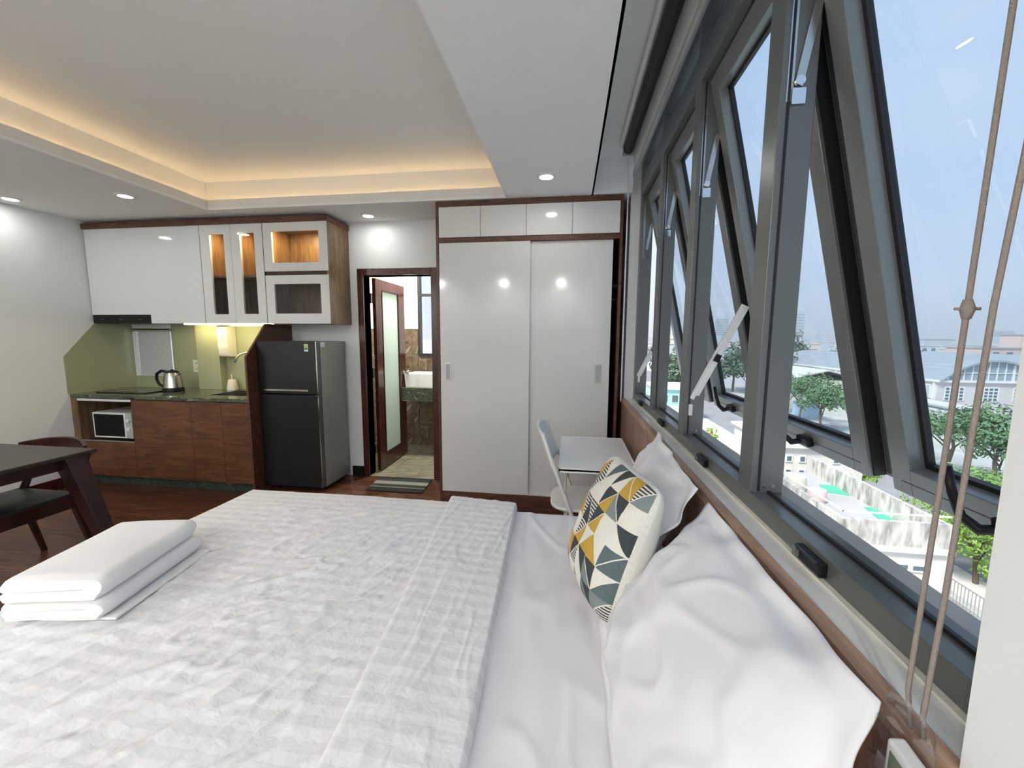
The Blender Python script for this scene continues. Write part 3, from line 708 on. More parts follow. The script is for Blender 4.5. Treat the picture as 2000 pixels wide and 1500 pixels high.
# range hood
hd = thing('range_hood', (-4.30, 3.6, 1.532), 'slim black range hood under the plain wall cabinet', 'range hood')
B('body', BLACKP, hd, XL+.01, -3.98, YK+.004, YB-.02, 1.534, 1.612, .002)
for xx in (-4.53, -4.32, -4.10): B('button', mat('dark_button', (.05, .045, .05), .3), hd, xx-.018, xx+.018, YK+.001, YK+.004, 1.566, 1.578)
tag(B('led_strip', UNDERLED, None, -3.76, -2.80, 3.56, 3.575, 1.524, 1.5315), 'yellowish strip light under the kitchen wall cabinets', 'strip light')

# ------------------------------------------------------------------ kitchen: splashback, window, column
YC, ZC = 3.177, .865
sp = MB(); sp.prism([(3.165, ZC), (YD-.001, ZC), (YD-.001, 1.531), (3.444, 1.531), (3.165, 1.22)], 'x', XL, XL+.006)
tag(sp.build('splashback_panel', SPLASH), 'olive green glass splashback on the left wall with a slanted corner', 'splashback', 'green glass splashbacks')
s2 = MB(); s2.box(XL+.007, KX1, YD-.007, YD-.001, ZC, KZ0).box(KX1, -2.782, YD-.007, YD-.001, ZC, 1.531)
tag(s2.build('splashback_panel', SPLASH), 'olive green glass splashback on the kitchen back wall', 'splashback', 'green glass splashbacks')
tag(B('trim_column', SPLASH, None, -3.79, -3.53, 3.70, YD-.008, ZC+.001, 1.530, .001), kind='structure')
kw = thing('window_2', (-4.38, YD+.06, KZ0), kind='structure')
for (a, b, c, e_) in ((KX0, KX0+.02, KZ0, KZ1), (KX1-.02, KX1, KZ0, KZ1), (KX0+.02, KX1-.02, KZ0, KZ0+.02), (KX0+.02, KX1-.02, KZ1-.02, KZ1)): B('frame_side', WHITEP, kw, a, b, YD+.03, YD+.07, c, e_)
B('pane', GLASSW, kw, KX0+.02, KX1-.02, YD+.045, YD+.05, KZ0+.02, KZ1-.02)
kbn = thing('roller_blind', (-4.36, YD-.03, .99), 'small grey white roller blind over the kitchen window', 'blind')
B('fabric', mat('grey_white_blind', (.52, .54, .55), .7), kbn, KX0+.045, KX1-.005, YD-.018, YD-.016, .992, 1.46)
MB().tube([(KX0-.02, YD-.028, 1.474), (KX1+.02, YD-.028, 1.474)], .016, 12).build('roller', CHROME, kbn, smooth='auto')
MB().tube([(KX1+.012, YD-.02, 1.47), (KX1+.012, YD-.02, .95)], .003, 6).build('chain', WHITEP, kbn)

# counter
ctm = MB(); SX0, SX1, SY0, SY1 = -3.32, -2.85, 3.32, 3.66
ctm.box(XL+.007, SX0, YC, YD-.008, ZC-.032, ZC).box(SX1, -2.792, YC, YD-.008, ZC-.032, ZC).box(SX0, SX1, YC, SY0, ZC-.032, ZC).box(SX0, SX1, SY1, YD-.008, ZC-.032, ZC)
tag(ctm.build('kitchen_worktop', GRANITE, None), 'green grey granite kitchen worktop', 'worktop')
sk = thing('kitchen_sink', ((SX0+SX1)/2, 3.49, .70), 'steel sink sunk into the granite worktop', 'sink')
sm_ = MB(); sm_.box(SX0+.002, SX0+.006, SY0+.002, SY1-.002, .70, ZC-.001).box(SX1-.006, SX1-.002, SY0+.002, SY1-.002, .70, ZC-.001).box(SX0+.006, SX1-.006, SY0+.002, SY0+.006, .70, ZC-.001).box(SX0+.006, SX1-.006, SY1-.006, SY1-.002, .70, ZC-.001).box(SX0+.002, SX1-.002, SY0+.002, SY1-.002, .695, .70)
sm_.build('bowl', STEEL, sk)
rm_ = MB(); 
for (a, b, c, e_) in ((SX0-.012, SX1+.012, SY0-.012, SY0+.004), (SX0-.012, SX1+.012, SY1-.004, SY1+.012), (SX0-.012, SX0+.004, SY0+.004, SY1-.004), (SX1-.004, SX1+.012, SY0+.004, SY1-.004)): rm_.box(a, b, c, e_, ZC+.0005, ZC+.003)
rm_.build('rim', STEEL, sk)
fc = thing('kitchen_tap', (-3.02, 3.715, ZC), 'curved steel gooseneck tap behind the sink', 'tap')
MB().lathe([(.026, 0), (.024, .012), (.016, .02), (.016, .09)], (-3.02, 3.715, ZC), 16).build('base', STEEL, fc, smooth='auto')
arc = [(-3.02, 3.715, ZC+.08), (-3.02, 3.715, 1.17)]
for i in range(1, 10): a = pi*i/9*.86; arc.append((-3.145+.125*cos(a), 3.715-.011*i, 1.17+.085*sin(a)))
arc.append((-3.272, 3.605, 1.155))
MB().tube(arc, .0105, 10).build('spout', STEEL, fc, smooth=True)
MB().tube([(-3.02, 3.715, ZC+.06), (-2.98, 3.68, ZC+.10)], .007, 8).build('lever', STEEL, fc)

# hob, kettle, dispenser, outlet, bottle
hb = thing('induction_hob', (-4.24, 3.47, ZC), 'black glass induction hob set on the worktop', 'hob')
B('glass_plate', mat('black_glass', (.006, .006, .007), .04), hb, -4.52, -3.98, 3.30, 3.64, ZC+.0005, ZC+.009, .002)
for xx in (-4.38, -4.12):
    MB().tube([(xx+.085*cos(2*pi*i/24), 3.48+.085*sin(2*pi*i/24), ZC+.0093) for i in range(24)], .0009, 4, closed=True).build('zone_ring', GREYP, hb)
kt = thing('electric_kettle', (-3.90, 3.52, ZC), 'stainless steel electric kettle with black handle and base', 'kettle')
KC = (-3.90, 3.52, ZC)
MB().lathe([(.088, .0005), (.090, .014), (.084, .030), (.083, .040)], KC, 28).build('base', BLACKP, kt, smooth='auto')
MB().lathe([(.0815, .041), (.080, .050), (.074, .110), (.064, .165), (.058, .186)], KC, 28).build('body', STEEL, kt, smooth='auto')
MB().lathe([(.058, .187), (.056, .198), (.036, .208), (.014, .210), (.013, .218), (.006, .220)], KC, 24).build('lid', BLACKP, kt, smooth='auto')
MB().tube([(KC[0]-.050, KC[1]-.01, ZC+.195), (KC[0]-.10, KC[1]-.02, ZC+.205), (KC[0]-.142, KC[1]-.03, ZC+.175), (KC[0]-.150, KC[1]-.03, ZC+.12), (KC[0]-.130, KC[1]-.025, ZC+.068), (KC[0]-.082, KC[1]-.015, ZC+.045)], [.013, .014, .014, .013, .013, .012], 10).build('handle', BLACKP, kt, smooth=True)
MB().prism([(KC[0]+.050, ZC+.150), (KC[0]+.092, ZC+.178), (KC[0]+.056, ZC+.186)], 'y', KC[1]-.018, KC[1]+.018).build('spout', STEEL, kt, .003)
ot = thing('power_outlet', (-3.86, YD-.012, 1.035), 'cream double power outlet on the green splashback', 'outlet')
B('plate', CREAMP, ot, -3.92, -3.80, YD-.017, YD-.008, 1.035, 1.165, .003)
for zz in (1.07, 1.13):
    for xx in (-3.88, -3.84): B('socket_hole', DARKIN, ot, xx-.004, xx+.004, YD-.0175, YD-.0168, zz-.008, zz+.008)
ds = thing('wall_dispenser', (-3.45, YD-.06, 1.205), 'tall cream wall dispenser on the splashback left of the sink', 'dispenser')
MB().prism([(3.67, 1.215), (3.66, 1.30), (3.655, 1.50), (3.70, 1.51), (YD-.008, 1.51), (YD-.008, 1.205), (3.70, 1.205)], 'x', -3.505, -3.395).build('body', CREAMP, ds, .008)
B('level_window', GREYP, ds, -3.440, -3.424, 3.6525, 3.657, 1.37, 1.47)
bt = thing('dish_bottle', (-3.42, 3.71, ZC), 'cream tapered bottle with a thin nozzle beside the tap', 'bottle')
MB().lathe([(.050, .001), (.050, .02), (.036, .10), (.030, .108)], (-3.42, 3.715, ZC), 16).build('body', CREAMP, bt, smooth='auto')
MB().tube([(-3.42, 3.715, ZC+.105), (-3.42, 3.713, ZC+.16)], .005, 8).build('nozzle', WHITEP, bt)

# base units
def base_unit(x0, x1, label):
    t = thing('base_cabinet', ((x0+x1)/2, 3.45, 0), label, 'cabinet', 'kitchen base cabinets')
    B('carcass', WOODDOOR, t, x0+.001, x1-.001, YC+.022, YD-.01, .085, .66)
    B('door', WOODDOOR, t, x0+.0015, x1-.0015, YC+.002, YC+.021, .088, .826, .001)
    return t
base_unit(-3.99, -3.37, 'wooden base cabinet right of the microwave niche')
base_unit(-3.37, -3.06, 'narrow wooden base cabinet in the middle of the kitchen row')
base_unit(-3.06, -2.792, 'wooden base cabinet under the sink beside the fridge panel')
nu = thing('base_cabinet', (-4.3, 3.45, 0), 'wooden base cabinet with an open microwave niche', 'cabinet', 'kitchen base cabinets')
B('side_panel', WOODSIDE, nu, XL+.007, -4.572, YC+.002, YD-.01, .085, .831)
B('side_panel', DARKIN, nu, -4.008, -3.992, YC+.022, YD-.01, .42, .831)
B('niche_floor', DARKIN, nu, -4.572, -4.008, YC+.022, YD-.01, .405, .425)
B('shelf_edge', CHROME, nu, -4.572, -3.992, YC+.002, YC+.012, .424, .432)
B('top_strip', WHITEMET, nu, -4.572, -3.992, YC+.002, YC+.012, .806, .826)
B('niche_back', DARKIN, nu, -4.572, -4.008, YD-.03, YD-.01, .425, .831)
B('drawer_front', WOODDOOR, nu, -4.570, -3.9915, YC+.002, YC+.021, .088, .420, .001)
tag(B('plinth_board', KICK, None, XL+.007, -2.792, YC+.045, YC+.060, .0, .084), 'dark green stone kick board under the kitchen base cabinets', 'kick board')
mw_ = thing('microwave_oven', (-4.27, 3.42, .432), 'white microwave oven with a black door in the wooden niche', 'microwave')
B('body', mat('white_microwave', (.62, .63, .61), .4), mw_, -4.485, -4.055, 3.245, 3.60, .445, .69, .003)
B('door_frame', WHITEP, mw_, -4.485, -4.125, 3.225, 3.245, .447, .688, .002)
B('door_glass', mat('black_door_glass', (.004, .004, .005), .15, spec=.2), mw_, -4.468, -4.142, 3.2225, 3.226, .463, .674)
B('control_panel', mat('grey_green_panel', (.45, .48, .44), .4), mw_, -4.123, -4.055, 3.225, 3.245, .447, .688, .002)
for zz in (.62, .54): MB().tube([(-4.088, 3.226, zz), (-4.088, 3.212, zz)], .018, 14).build('knob', WHITEP, mw_)
for xx in (-4.46, -4.08): B('foot', BLACKP, mw_, xx-.015, xx+.015, 3.27, 3.30, .4255, .445)
# tall panel beside the fridge
fp = MB().prism([(YC-.002, 0), (YD-.004, 0), (YD-.004, 1.530), (3.433, 1.530), (YC-.002, 1.235)], 'x', -2.790, -2.770)
tag(fp.build('end_panel', WOODTRIM, None, .001), 'tall walnut panel with slanted top between worktop and fridge', 'panel')

# ------------------------------------------------------------------ fridge
fr = thing('refrigerator', (-2.475, 3.53, 0), 'dark two-door refrigerator with grey sides', 'refrigerator')
FX0, FX1 = -2.762, -2.186
B('body', FRSIDE, fr, FX0+.004, FX1-.002, 3.352, 3.755, .035, 1.372, .004)
for z0, z1, nm in ((.045, .893, 'lower_door'), (.905, 1.376, 'upper_door')):
    d = B(nm, FRDARK, fr, FX0, FX1-.004, 3.292, 3.342, z0, z1, .006)
    MB().box(FX1-.006, FX1-.0005, 3.292, 3.342, z0+.004, z1-.004).build('door_edge', FRGREY, d, .002)
    MB().box(FX1-.007, FX1-.0005, 3.2905, 3.294, z0+.004, z1-.004).build('edge_strip', CHROME, d)
ud = bpy.data.objects['upper_door.001'] if 'upper_door.001' in bpy.data.objects and bpy.data.objects['upper_door.001'].parent == fr else [c for c in fr.children if c.name.startswith('upper_door')][0]
B('handle', STEEL, ud, FX0+.05, FX1-.09, 3.282, 3.292, .928, .946, .003)
B('gap_seal', BLACKP, fr, FX0+.01, FX1-.012, 3.342, 3.352, .05, 1.37)
B('hinge_cap', CHROME, fr, FX1-.03, FX1-.001, 3.296, 3.335, .894, .904)
es = B('energy_sticker', WHITEP, ud, -2.300, -2.262, 3.2912, 3.292, 1.285, 1.348)
B('sticker_print', mat('sticker_yellow_green', (.45, .62, .12), .5), es, -2.297, -2.265, 3.2908, 3.2912, 1.318, 1.342)
B('sticker_print', mat('sticker_green', (.05, .30, .06), .5), es, -2.297, -2.265, 3.2908, 3.2912, 1.300, 1.318)
B('badge', mat('dark_badge', (.008, .008, .008), .3), ud, -2.518, -2.472, 3.2908, 3.292, 1.288, 1.299)
ss = B('side_sticker', mat('sticker_white', (.72, .78, .84), .5), fr, FX1-.002, FX1-.0012, 3.36, 3.42, 1.325, 1.362)
B('sticker_line', mat('sticker_blue', (.10, .22, .40), .5), ss, FX1-.0012, FX1-.0008, 3.366, 3.414, 1.338, 1.344)
for xx in (FX0+.05, FX1-.05):
    for yy in (3.38, 3.70): B('foot', BLACKP, fr, xx-.02, xx+.02, yy-.02, yy+.02, 0, .036)

# ------------------------------------------------------------------ dining table and chair
dt = thing('dining_table', (-3.25, 1.55, 0), 'dark wooden dining table at the left edge of the room', 'table')
TX0, TX1, TY0, TY1 = -3.75, -2.768, 1.10, 1.995
B('table_top', TABLETOP, dt, TX0, TX1, TY0, TY1, .728, .75, .004)
for (a, b, c, e_) in ((TX0+.08, TX1-.08, TY1-.085, TY1-.065), (TX0+.08, TX1-.08, TY0+.065, TY0+.085), (TX0+.065, TX0+.085, TY0+.08, TY1-.08), (TX1-.085, TX1-.065, TY0+.08, TY1-.08)):
    B('apron', DINING, dt, a, b, c, e_, .655, .728)
for sx_, sy_ in ((0, 0), (1, 0), (0, 1), (1, 1)):
    cx = TX1-.085 if sx_ else TX0+.085; cy = TY1-.085 if sy_ else TY0+.085
    bx = cx+(.20 if sx_ else -.20); by = cy+(.06 if sy_ else -.06)
    l_ = MB(); vs_ = []
    for (px, py, pz, h) in ((cx, cy, .728, .052), (bx, by, 0, .028)):
        for a, b in ((-1,-1),(1,-1),(1,1),(-1,1)): vs_.append((px+a*h, py+b*h, pz))
    l_.add(vs_, [(0,1,2,3),(4,7,6,5),(0,4,5,1),(1,5,6,2),(2,6,7,3),(3,7,4,0)]).build('leg', DINING, dt, .004)
cc = thing('dining_chair', (-3.22, 1.85, 0), 'dark wooden dining chair with black seat tucked under the table', 'chair')
CX0, CX1, CY0, CY1 = -3.43, -3.0, 1.60, 2.03
sv = MB(); NN = 10; vs_ = []; fs = []
for i in range(NN+1):
    for j in range(NN+1):
        u, v = i/NN*2-1, j/NN*2-1
        vs_.append((CX0+(CX1-CX0)*i/NN, CY0+(CY1-CY0)*j/NN, .455+.022*(1-u**4)*(1-v**4)))
for i in range(NN):
    for j in range(NN): fs.append((i*(NN+1)+j, (i+1)*(NN+1)+j, (i+1)*(NN+1)+j+1, i*(NN+1)+j+1))
sv.add(vs_, fs).box(CX0, CX1, CY0, CY1, .435, .455).build('seat', LEATHER, cc, smooth='auto')
fr_ = MB(); fr_.box(CX0+.02, CX1-.02, CY0+.005, CY0+.03, .36, .435).box(CX0+.02, CX1-.02, CY1-.03, CY1-.005, .36, .435).box(CX0+.005, CX0+.03, CY0+.02, CY1-.02, .36, .435).box(CX1-.03, CX1-.005, CY0+.02, CY1-.02, .36, .435)
fr_.build('seat_frame', DINING, cc)
for px, s_ in ((CX0+.02, -1), (CX1-.02, 1)):
    MB().tube([(px, CY0+.03, .435), (px+s_*.012, CY0+.012, 0)], [.024, .015], 8).build('front_leg', DINING, cc)
    MB().tube([(px, CY1-.02, .435), (px+s_*.008, CY1+.07, 0)], [.024, .016], 8).build('rear_leg', DINING, cc)
    MB().tube([(px, CY1-.015, .40), (px-s_*.004, CY1+.05, .56), (px, CY1+.10, .69)], [.022, .018, .015], 8).build('back_post', DINING, cc)
rl = MB(); vs_ = []; fs = []; NN = 14
for i in range(NN+1):
    t = i/NN*2-1; xx = (CX0+CX1)/2+t*.245; yy = CY1+.13-.085*t*t; hh = .045-.012*abs(t)**3; zc = .705+.012*(1-t*t)
    for dy, dz in ((-.011, -hh), (.011, -hh), (.013, hh), (-.009, hh)): vs_.append((xx, yy+dy, zc+dz))
for i in range(NN):
    for k in range(4): fs.append((i*4+k, i*4+(k+1) % 4, (i+1)*4+(k+1) % 4, (i+1)*4+k))
fs += [(0, 1, 2, 3), (NN*4, NN*4+3, NN*4+2, NN*4+1)]
rl.add(vs_, fs).build('back_rail', DINING, cc, .004, smooth='auto')

# ------------------------------------------------------------------ white folding table and chair
ft = thing('folding_table', (.17, 2.56, 0), 'small white folding table by the wood panelling', 'table')
TZ = .70; ax0, ax1, ay0, ay1 = -.042, .392, 2.195, 2.935
B('table_top', WHITEP, ft, ax0, ax1, ay0, ay1, TZ-.018, TZ, .004)
for (a, b, c, e_) in ((ax0, ax1, ay0, ay0+.008), (ax0, ax1, ay1-.008, ay1), (ax0, ax0+.008, ay0, ay1), (ax1-.008, ax1, ay0, ay1)): B('edge_band', WHITEP, ft, a, b, c, e_, TZ-.024, TZ+.003, .001)
for xx in (ax0+.04, ax1-.04):
    MB().tube([(xx, ay0+.05, TZ-.02), (xx, ay1-.06, .012), (xx, ay1-.02, .012)], .009, 8).build('leg', WHITEMET, ft)
    MB().tube([(xx+.014, ay1-.05, TZ-.02), (xx+.014, ay0+.06, .012), (xx+.014, ay0+.02, .012)], .009, 8).build('leg', WHITEMET, ft)
MB().tube([(.10, ay0+.03, TZ-.02), (ax1-.03, ay0+.22, .52)], .004, 6).build('brace', WHITEMET, ft)
fc2 = thing('folding_chair', (.08, 2.42, 0), 'white folding chair with its back towards the wardrobe doors', 'chair')
for yy, yt in ((2.215, 2.235), (2.635, 2.615)):
    MB().tube([(-.135, yt, .885), (-.10, yt, .78), (.012, yy, .485), (.19, yy, .012)], .0125, 10).build('front_leg', WHITEMET, fc2, smooth='auto')
    MB().tube([(.17, yy+(.02 if yy < 2.4 else -.02), .43), (-.20, yy+(.02 if yy < 2.4 else -.02), .012)], .0115, 10).build('rear_leg', WHITEMET, fc2, smooth='auto')
bk = MB(); vs_ = []; fs = []; NN = 16
for i in range(NN+1):
    t = i/NN*2-1; yy = 2.425+t*.205; cv = .035*(1-t*t)
    for (zz, tx) in ((.66, 0), (.66, .016), (.905-.03*abs(t)**4, .016), (.905-.03*abs(t)**4, 0)):
        xx = -.135+(.885-zz)*.33-cv; vs_.append((xx+tx-.006, yy, zz))
for i in range(NN):
    for k in range(4): fs.append((i*4+k, i*4+(k+1) % 4, (i+1)*4+(k+1) % 4, (i+1)*4+k))
fs += [(0, 1, 2, 3), (NN*4, NN*4+3, NN*4+2, NN*4+1)]
bk.add(vs_, fs).build('backrest', WHITEP, fc2, .004, smooth='auto')
seat = []; 
for i in range(40):
    a = 2*pi*i/40; ex = .55; seat.append((.115+.205*math.copysign(abs(cos(a))**ex, cos(a)), 2.425+.195*math.copysign(abs(sin(a))**ex, sin(a))))
MB().prism(seat, 'z', .432, .452).build('seat', WHITEP, fc2, .006, smooth='auto')
MB().tube([(.155, 2.215, .10), (.155, 2.635, .10)], .008, 8).build('crossbar', WHITEMET, fc2)
MB().tube([(-.14, 2.235, .08), (-.14, 2.615, .08)], .008, 8).build('crossbar', WHITEMET, fc2)

# ------------------------------------------------------------------ bed
ZBED = .53
def N(x, y, z=0): return noise.noise(Vector((x, y, z)))
bed = thing('bed', (-.7, 1.0, 0), 'wide bed with white fitted sheet against the wood panelling', 'bed')
BFX, BHX, BY0, BYF = -1.74, .425, -.25, 2.02
B('base', WOODTRIM, bed, BFX+.05, BHX, BY0+.05, BYF-.06, .10, .28, .004)
for xx in (BFX+.12, BHX-.1):
    for yy in (BY0+.12, BYF-.14): B('leg', WOODTRIM, bed, xx-.03, xx+.03, yy-.03, yy+.03, 0, .10)
B('mattress', SHEET, bed, BFX, BHX, BY0, BYF, .28, ZBED-.035, .05)
def cloth(name, m, parent, x0, x1, y0, y1, nx, ny, zf, uv=True):
    me = bpy.data.meshes.new(name); vs_ = []; fs = []; uvs = []
    for i in range(nx+1):
        for j in range(ny+1):
            x = x0+(x1-x0)*i/nx; y = y0+(y1-y0)*j/ny
            p = zf(x, y); vs_.append(p); uvs.append((x, y))
    for i in range(nx):
        for j in range(ny): fs.append((i*(ny+1)+j, (i+1)*(ny+1)+j, (i+1)*(ny+1)+j+1, i*(ny+1)+j+1))
    o = ORG[parent.name] if parent else Vector(((x0+x1)/2, (y0+y1)/2, 0))
    me.from_pydata([Vector(p)-o for p in vs_], [], fs)
    ul = me.uv_layers.new(name='UVMap')
    for poly in me.polygons:
        for li in poly.loop_indices: ul.data[li].uv = uvs[me.loops[li].vertex_index]
    me.polygons.foreach_set('use_smooth', [True]*len(me.polygons)); me.materials.append(m)
    return place(name, me, o, parent)
def drape(d, r=.05, drop=99):
    """distance past the edge -> (horizontal, down)"""
    if d <= 0: return d, 0.0
    q = r*pi/2
    if d < q: a = d/r; return r*sin(a), r*(1-cos(a))
    return r+(d-q)*.08, r+(d-q)
def sheet_f(x, y):
    z = ZBED-.012+.006*N(x*2.2, y*1.5, 3)
    # soft creases fanning away from the pillows
    c = N(x*7+y*2.0, y*2.2-x*2, 7); z += .010*max(0, 1-abs(c)*5)*(.6+.4*N(x*3, y*3))
    z += .006*N(x*14, y*5, 2)
    h, d = drape(y-(BYF-.03)); yy = (BYF-.03)+h if y > BYF-.03 else y
    return (x, yy, z-d)
cloth('fitted_sheet', SHEET, bed, -.75, BHX, BY0, 2.30, 120, 220, sheet_f)

def wr(x, y):
    # creases running diagonally across the quilt with fine crumple between them
    u = x*.50+y*.866; v = -x*.866+y*.50
    wob = .35*N(u*2.1, v*2.1, 3)
    a = N(u*1.1, v*6.5+wob, 1.0); b = N(u*2.6, v*15+2*wob, 5.0); c = N(u*8, v*30, 9.0); d = N(x*34, y*36, 2.0); e_ = N(u*4, v*11, 14)
    r1 = max(0, 1-abs(a)*9); r2 = max(0, 1-abs(b)*7); r3 = max(0, 1-abs(e_)*8)
    ed = min(1, max(0.18, (2.03-y)*3.0))*min(1, max(.15, (x+1.80)*3.5))
    return (.0100*r1+.0062*r2+.0055*r3+.0042*c+.0024*d)*ed
du = thing('duvet', (-1.1, 1.0, .53), 'white satin-striped duvet spread over the bed', 'duvet')
EX, EY = -1.775, 2.025
def duvet_f(x, y):
    z = ZBED+.008+.010*N(x*1.2, y*1.1, 4)+wr(x, y)*(1 if x < -.62 else .5)
    hx, dx = drape(EX-x, .06); hy, dy = drape(y-EY, .05)
    xx = EX-hx if x < EX else x; yy = EY+hy if y > EY else y
    if x < EX: xx -= .02*dx*(1+1.5*N(y*5, 0, 1))
    if y > EY: yy += .03*dy*(1+1.5*N(x*6, 1, 1))
    return (xx, yy, z-max(dx, dy))
cloth('quilt_top', DUVET, du, -2.08, -.36, -.25, 2.30, 230, 330, duvet_f)
def fold_f(x, y):
    # x here is arc position: -1 left lip ... 0..1 across the fold
    xl = -.600+.092*(2.02-y)+.012*N(y*3, 0, 8); xr = -.250+.045*(2.02-y)
    t = x
    if t < .06:   # rounded lip
        a = (t/.06)*pi/2; X_ = xl+.014*(1-cos(a))-.014*sin(2*a); Z_ = ZBED+.010+.030*sin(a)
    elif t > .965:
        a = (t-.965)/.035; X_ = xr-.012+.012*a; Z_ = ZBED+.0225-.032*a*a
    else:
        X_ = xl+.012+(xr-xl-.024)*(t-.06)/.905; Z_ = ZBED+.040-.018*t
    Z_ += .4*wr(X_*1.0+.3*y, y*.8)*min(1, t*12)*min(1, (1-t)*14)+.008*N(X_*2, y*1.1, 4)
    h, d = drape(y-EY-.004, .055); yy = EY+.004+h if y > EY+.004 else y
    return (X_, yy, Z_-d)
fo = cloth('turned_down_fold', DUVET, du, 0, 1, -.25, 2.32, 110, 300, fold_f)
for li, lp_ in enumerate(fo.data.loops):     # stripes follow the real cloth
    vco = fo.data.vertices[lp_.vertex_index].co; fo.data.uv_layers[0].data[li].uv = (vco.x, vco.y)

# pillows
def pillow(name, c, U, V, W, H, T, m, flange=0.0, wob=.02, seed=0, n=44, uvprint=None, puff=.5, pinch=.06, wrinkle=.012, sag=0.0, shear=0.0, soft=0.0):
    """U width axis, V height axis, normal = U x V towards the front"""
    U = Vector(U).normalized(); V = Vector(V); V = (V-U*V.dot(U)).normalized(); Nn = U.cross(V)
    c = Vector(c); vs_ = []; fs = []; uvs = []
    for side in (1, -1):
        for i in range(n+1):
            for j in range(n+1):
                u, v = i/n*2-1, j/n*2-1
                fu = 1-flange/(W/2); fv = 1-flange/(H/2)
                a = min(1, abs(u)/fu); b = min(1, abs(v)/fv)
                t = max(0, (1-a**2.6))**puff*max(0, (1-b**2.6))**puff
                pu = u*(1-pinch*(1-abs(v)**2)*0.6*abs(u)**3)*W/2; pv = v*(1-pinch*(1-abs(u)**2)*.6*abs(v)**3)*H/2
                k_ = 1-soft*(abs(u)*abs(v))**5; pu *= k_; pv *= k_
                pu -= shear*(1-v)/2*max(0, -u)
                wv = wrinkle*t**.35*(N(u*2.2+seed, v*2.2, side*3)+.8*max(0, 1-abs(N(u*2.1+v*1.7+seed, v*1.2-u, 6+side))*6)-.3)
                fl_ = wob*(1-t)*N(u*3+seed, v*3, 2)*(1 if flange else .3)
                d = side*(T/2*t*(1-sag*v)+.0015)+wv*side+fl_
                vs_.append(c+U*pu+V*pv+Nn*d); uvs.append((u, v))
        o = (0 if side == 1 else (n+1)**2)
        for i in range(n):
            for j in range(n):
                q = (o+i*(n+1)+j, o+(i+1)*(n+1)+j, o+(i+1)*(n+1)+j+1, o+i*(n+1)+j+1)
                fs.append(q if side == 1 else q[::-1])
    base = (n+1)**2; K = n+1
    rim = [i*K for i in range(n+1)]+[n*K+j for j in range(1, n+1)]+[i*K+n for i in range(n-1, -1, -1)]+[j for j in range(n-1, 0, -1)]
    for a in range(len(rim)):
        p, q = rim[a], rim[(a+1) % len(rim)]; fs.append((p, base+p, base+q, q))
    org = Vector((c.x, c.y, min(v.z for v in vs_)))
    me = bpy.data.meshes.new(name); me.from_pydata([v-org for v in vs_], [], fs)
    if uvprint:
        ul = me.uv_layers.new(name='UVMap'); half = n*n
        for pi_, poly in enumerate(me.polygons):
            for li in poly.loop_indices:
                u, v = uvs[me.loops[li].vertex_index]
                ul.data[li].uv = ((u/uvprint+1)/2, (v/uvprint+1)/2) if pi_ < half else (-2, -2)
    me.polygons.foreach_set('use_smooth', [True]*len(me.polygons)); me.materials.append(m)
    return place(name, me, org)
# far pillow leaning on the panelling
tag(pillow('pillow', (.300, 1.62, .752), (.05, 1, .01), (.45, 0, .89), .74, .50, .13, PILLOWM, .035, .03, 3), 'white pillow leaning behind the patterned cushion', 'pillow', 'white bed pillows')
tag(pillow('pillow', (.262, .885, .735), (.02, 1, -.03), (.60, 0, .80), .70, .52, .16, PILLOWM, .035, .025, 11, n=56, pinch=.02, shear=.24), 'large white pillow nearest the camera against the headboard', 'pillow', 'white bed pillows')
tag(pillow('cushion', (.165, 1.345, .770), (.25, -1, 0), (.30, .05, .95), .41, .46, .19, PRINT, 0, .01, 5, n=48, uvprint=.97, puff=.45, pinch=.08, wrinkle=.004, sag=.3, soft=.09), 'cream cushion printed with black, grey and mustard triangles', 'cushion')

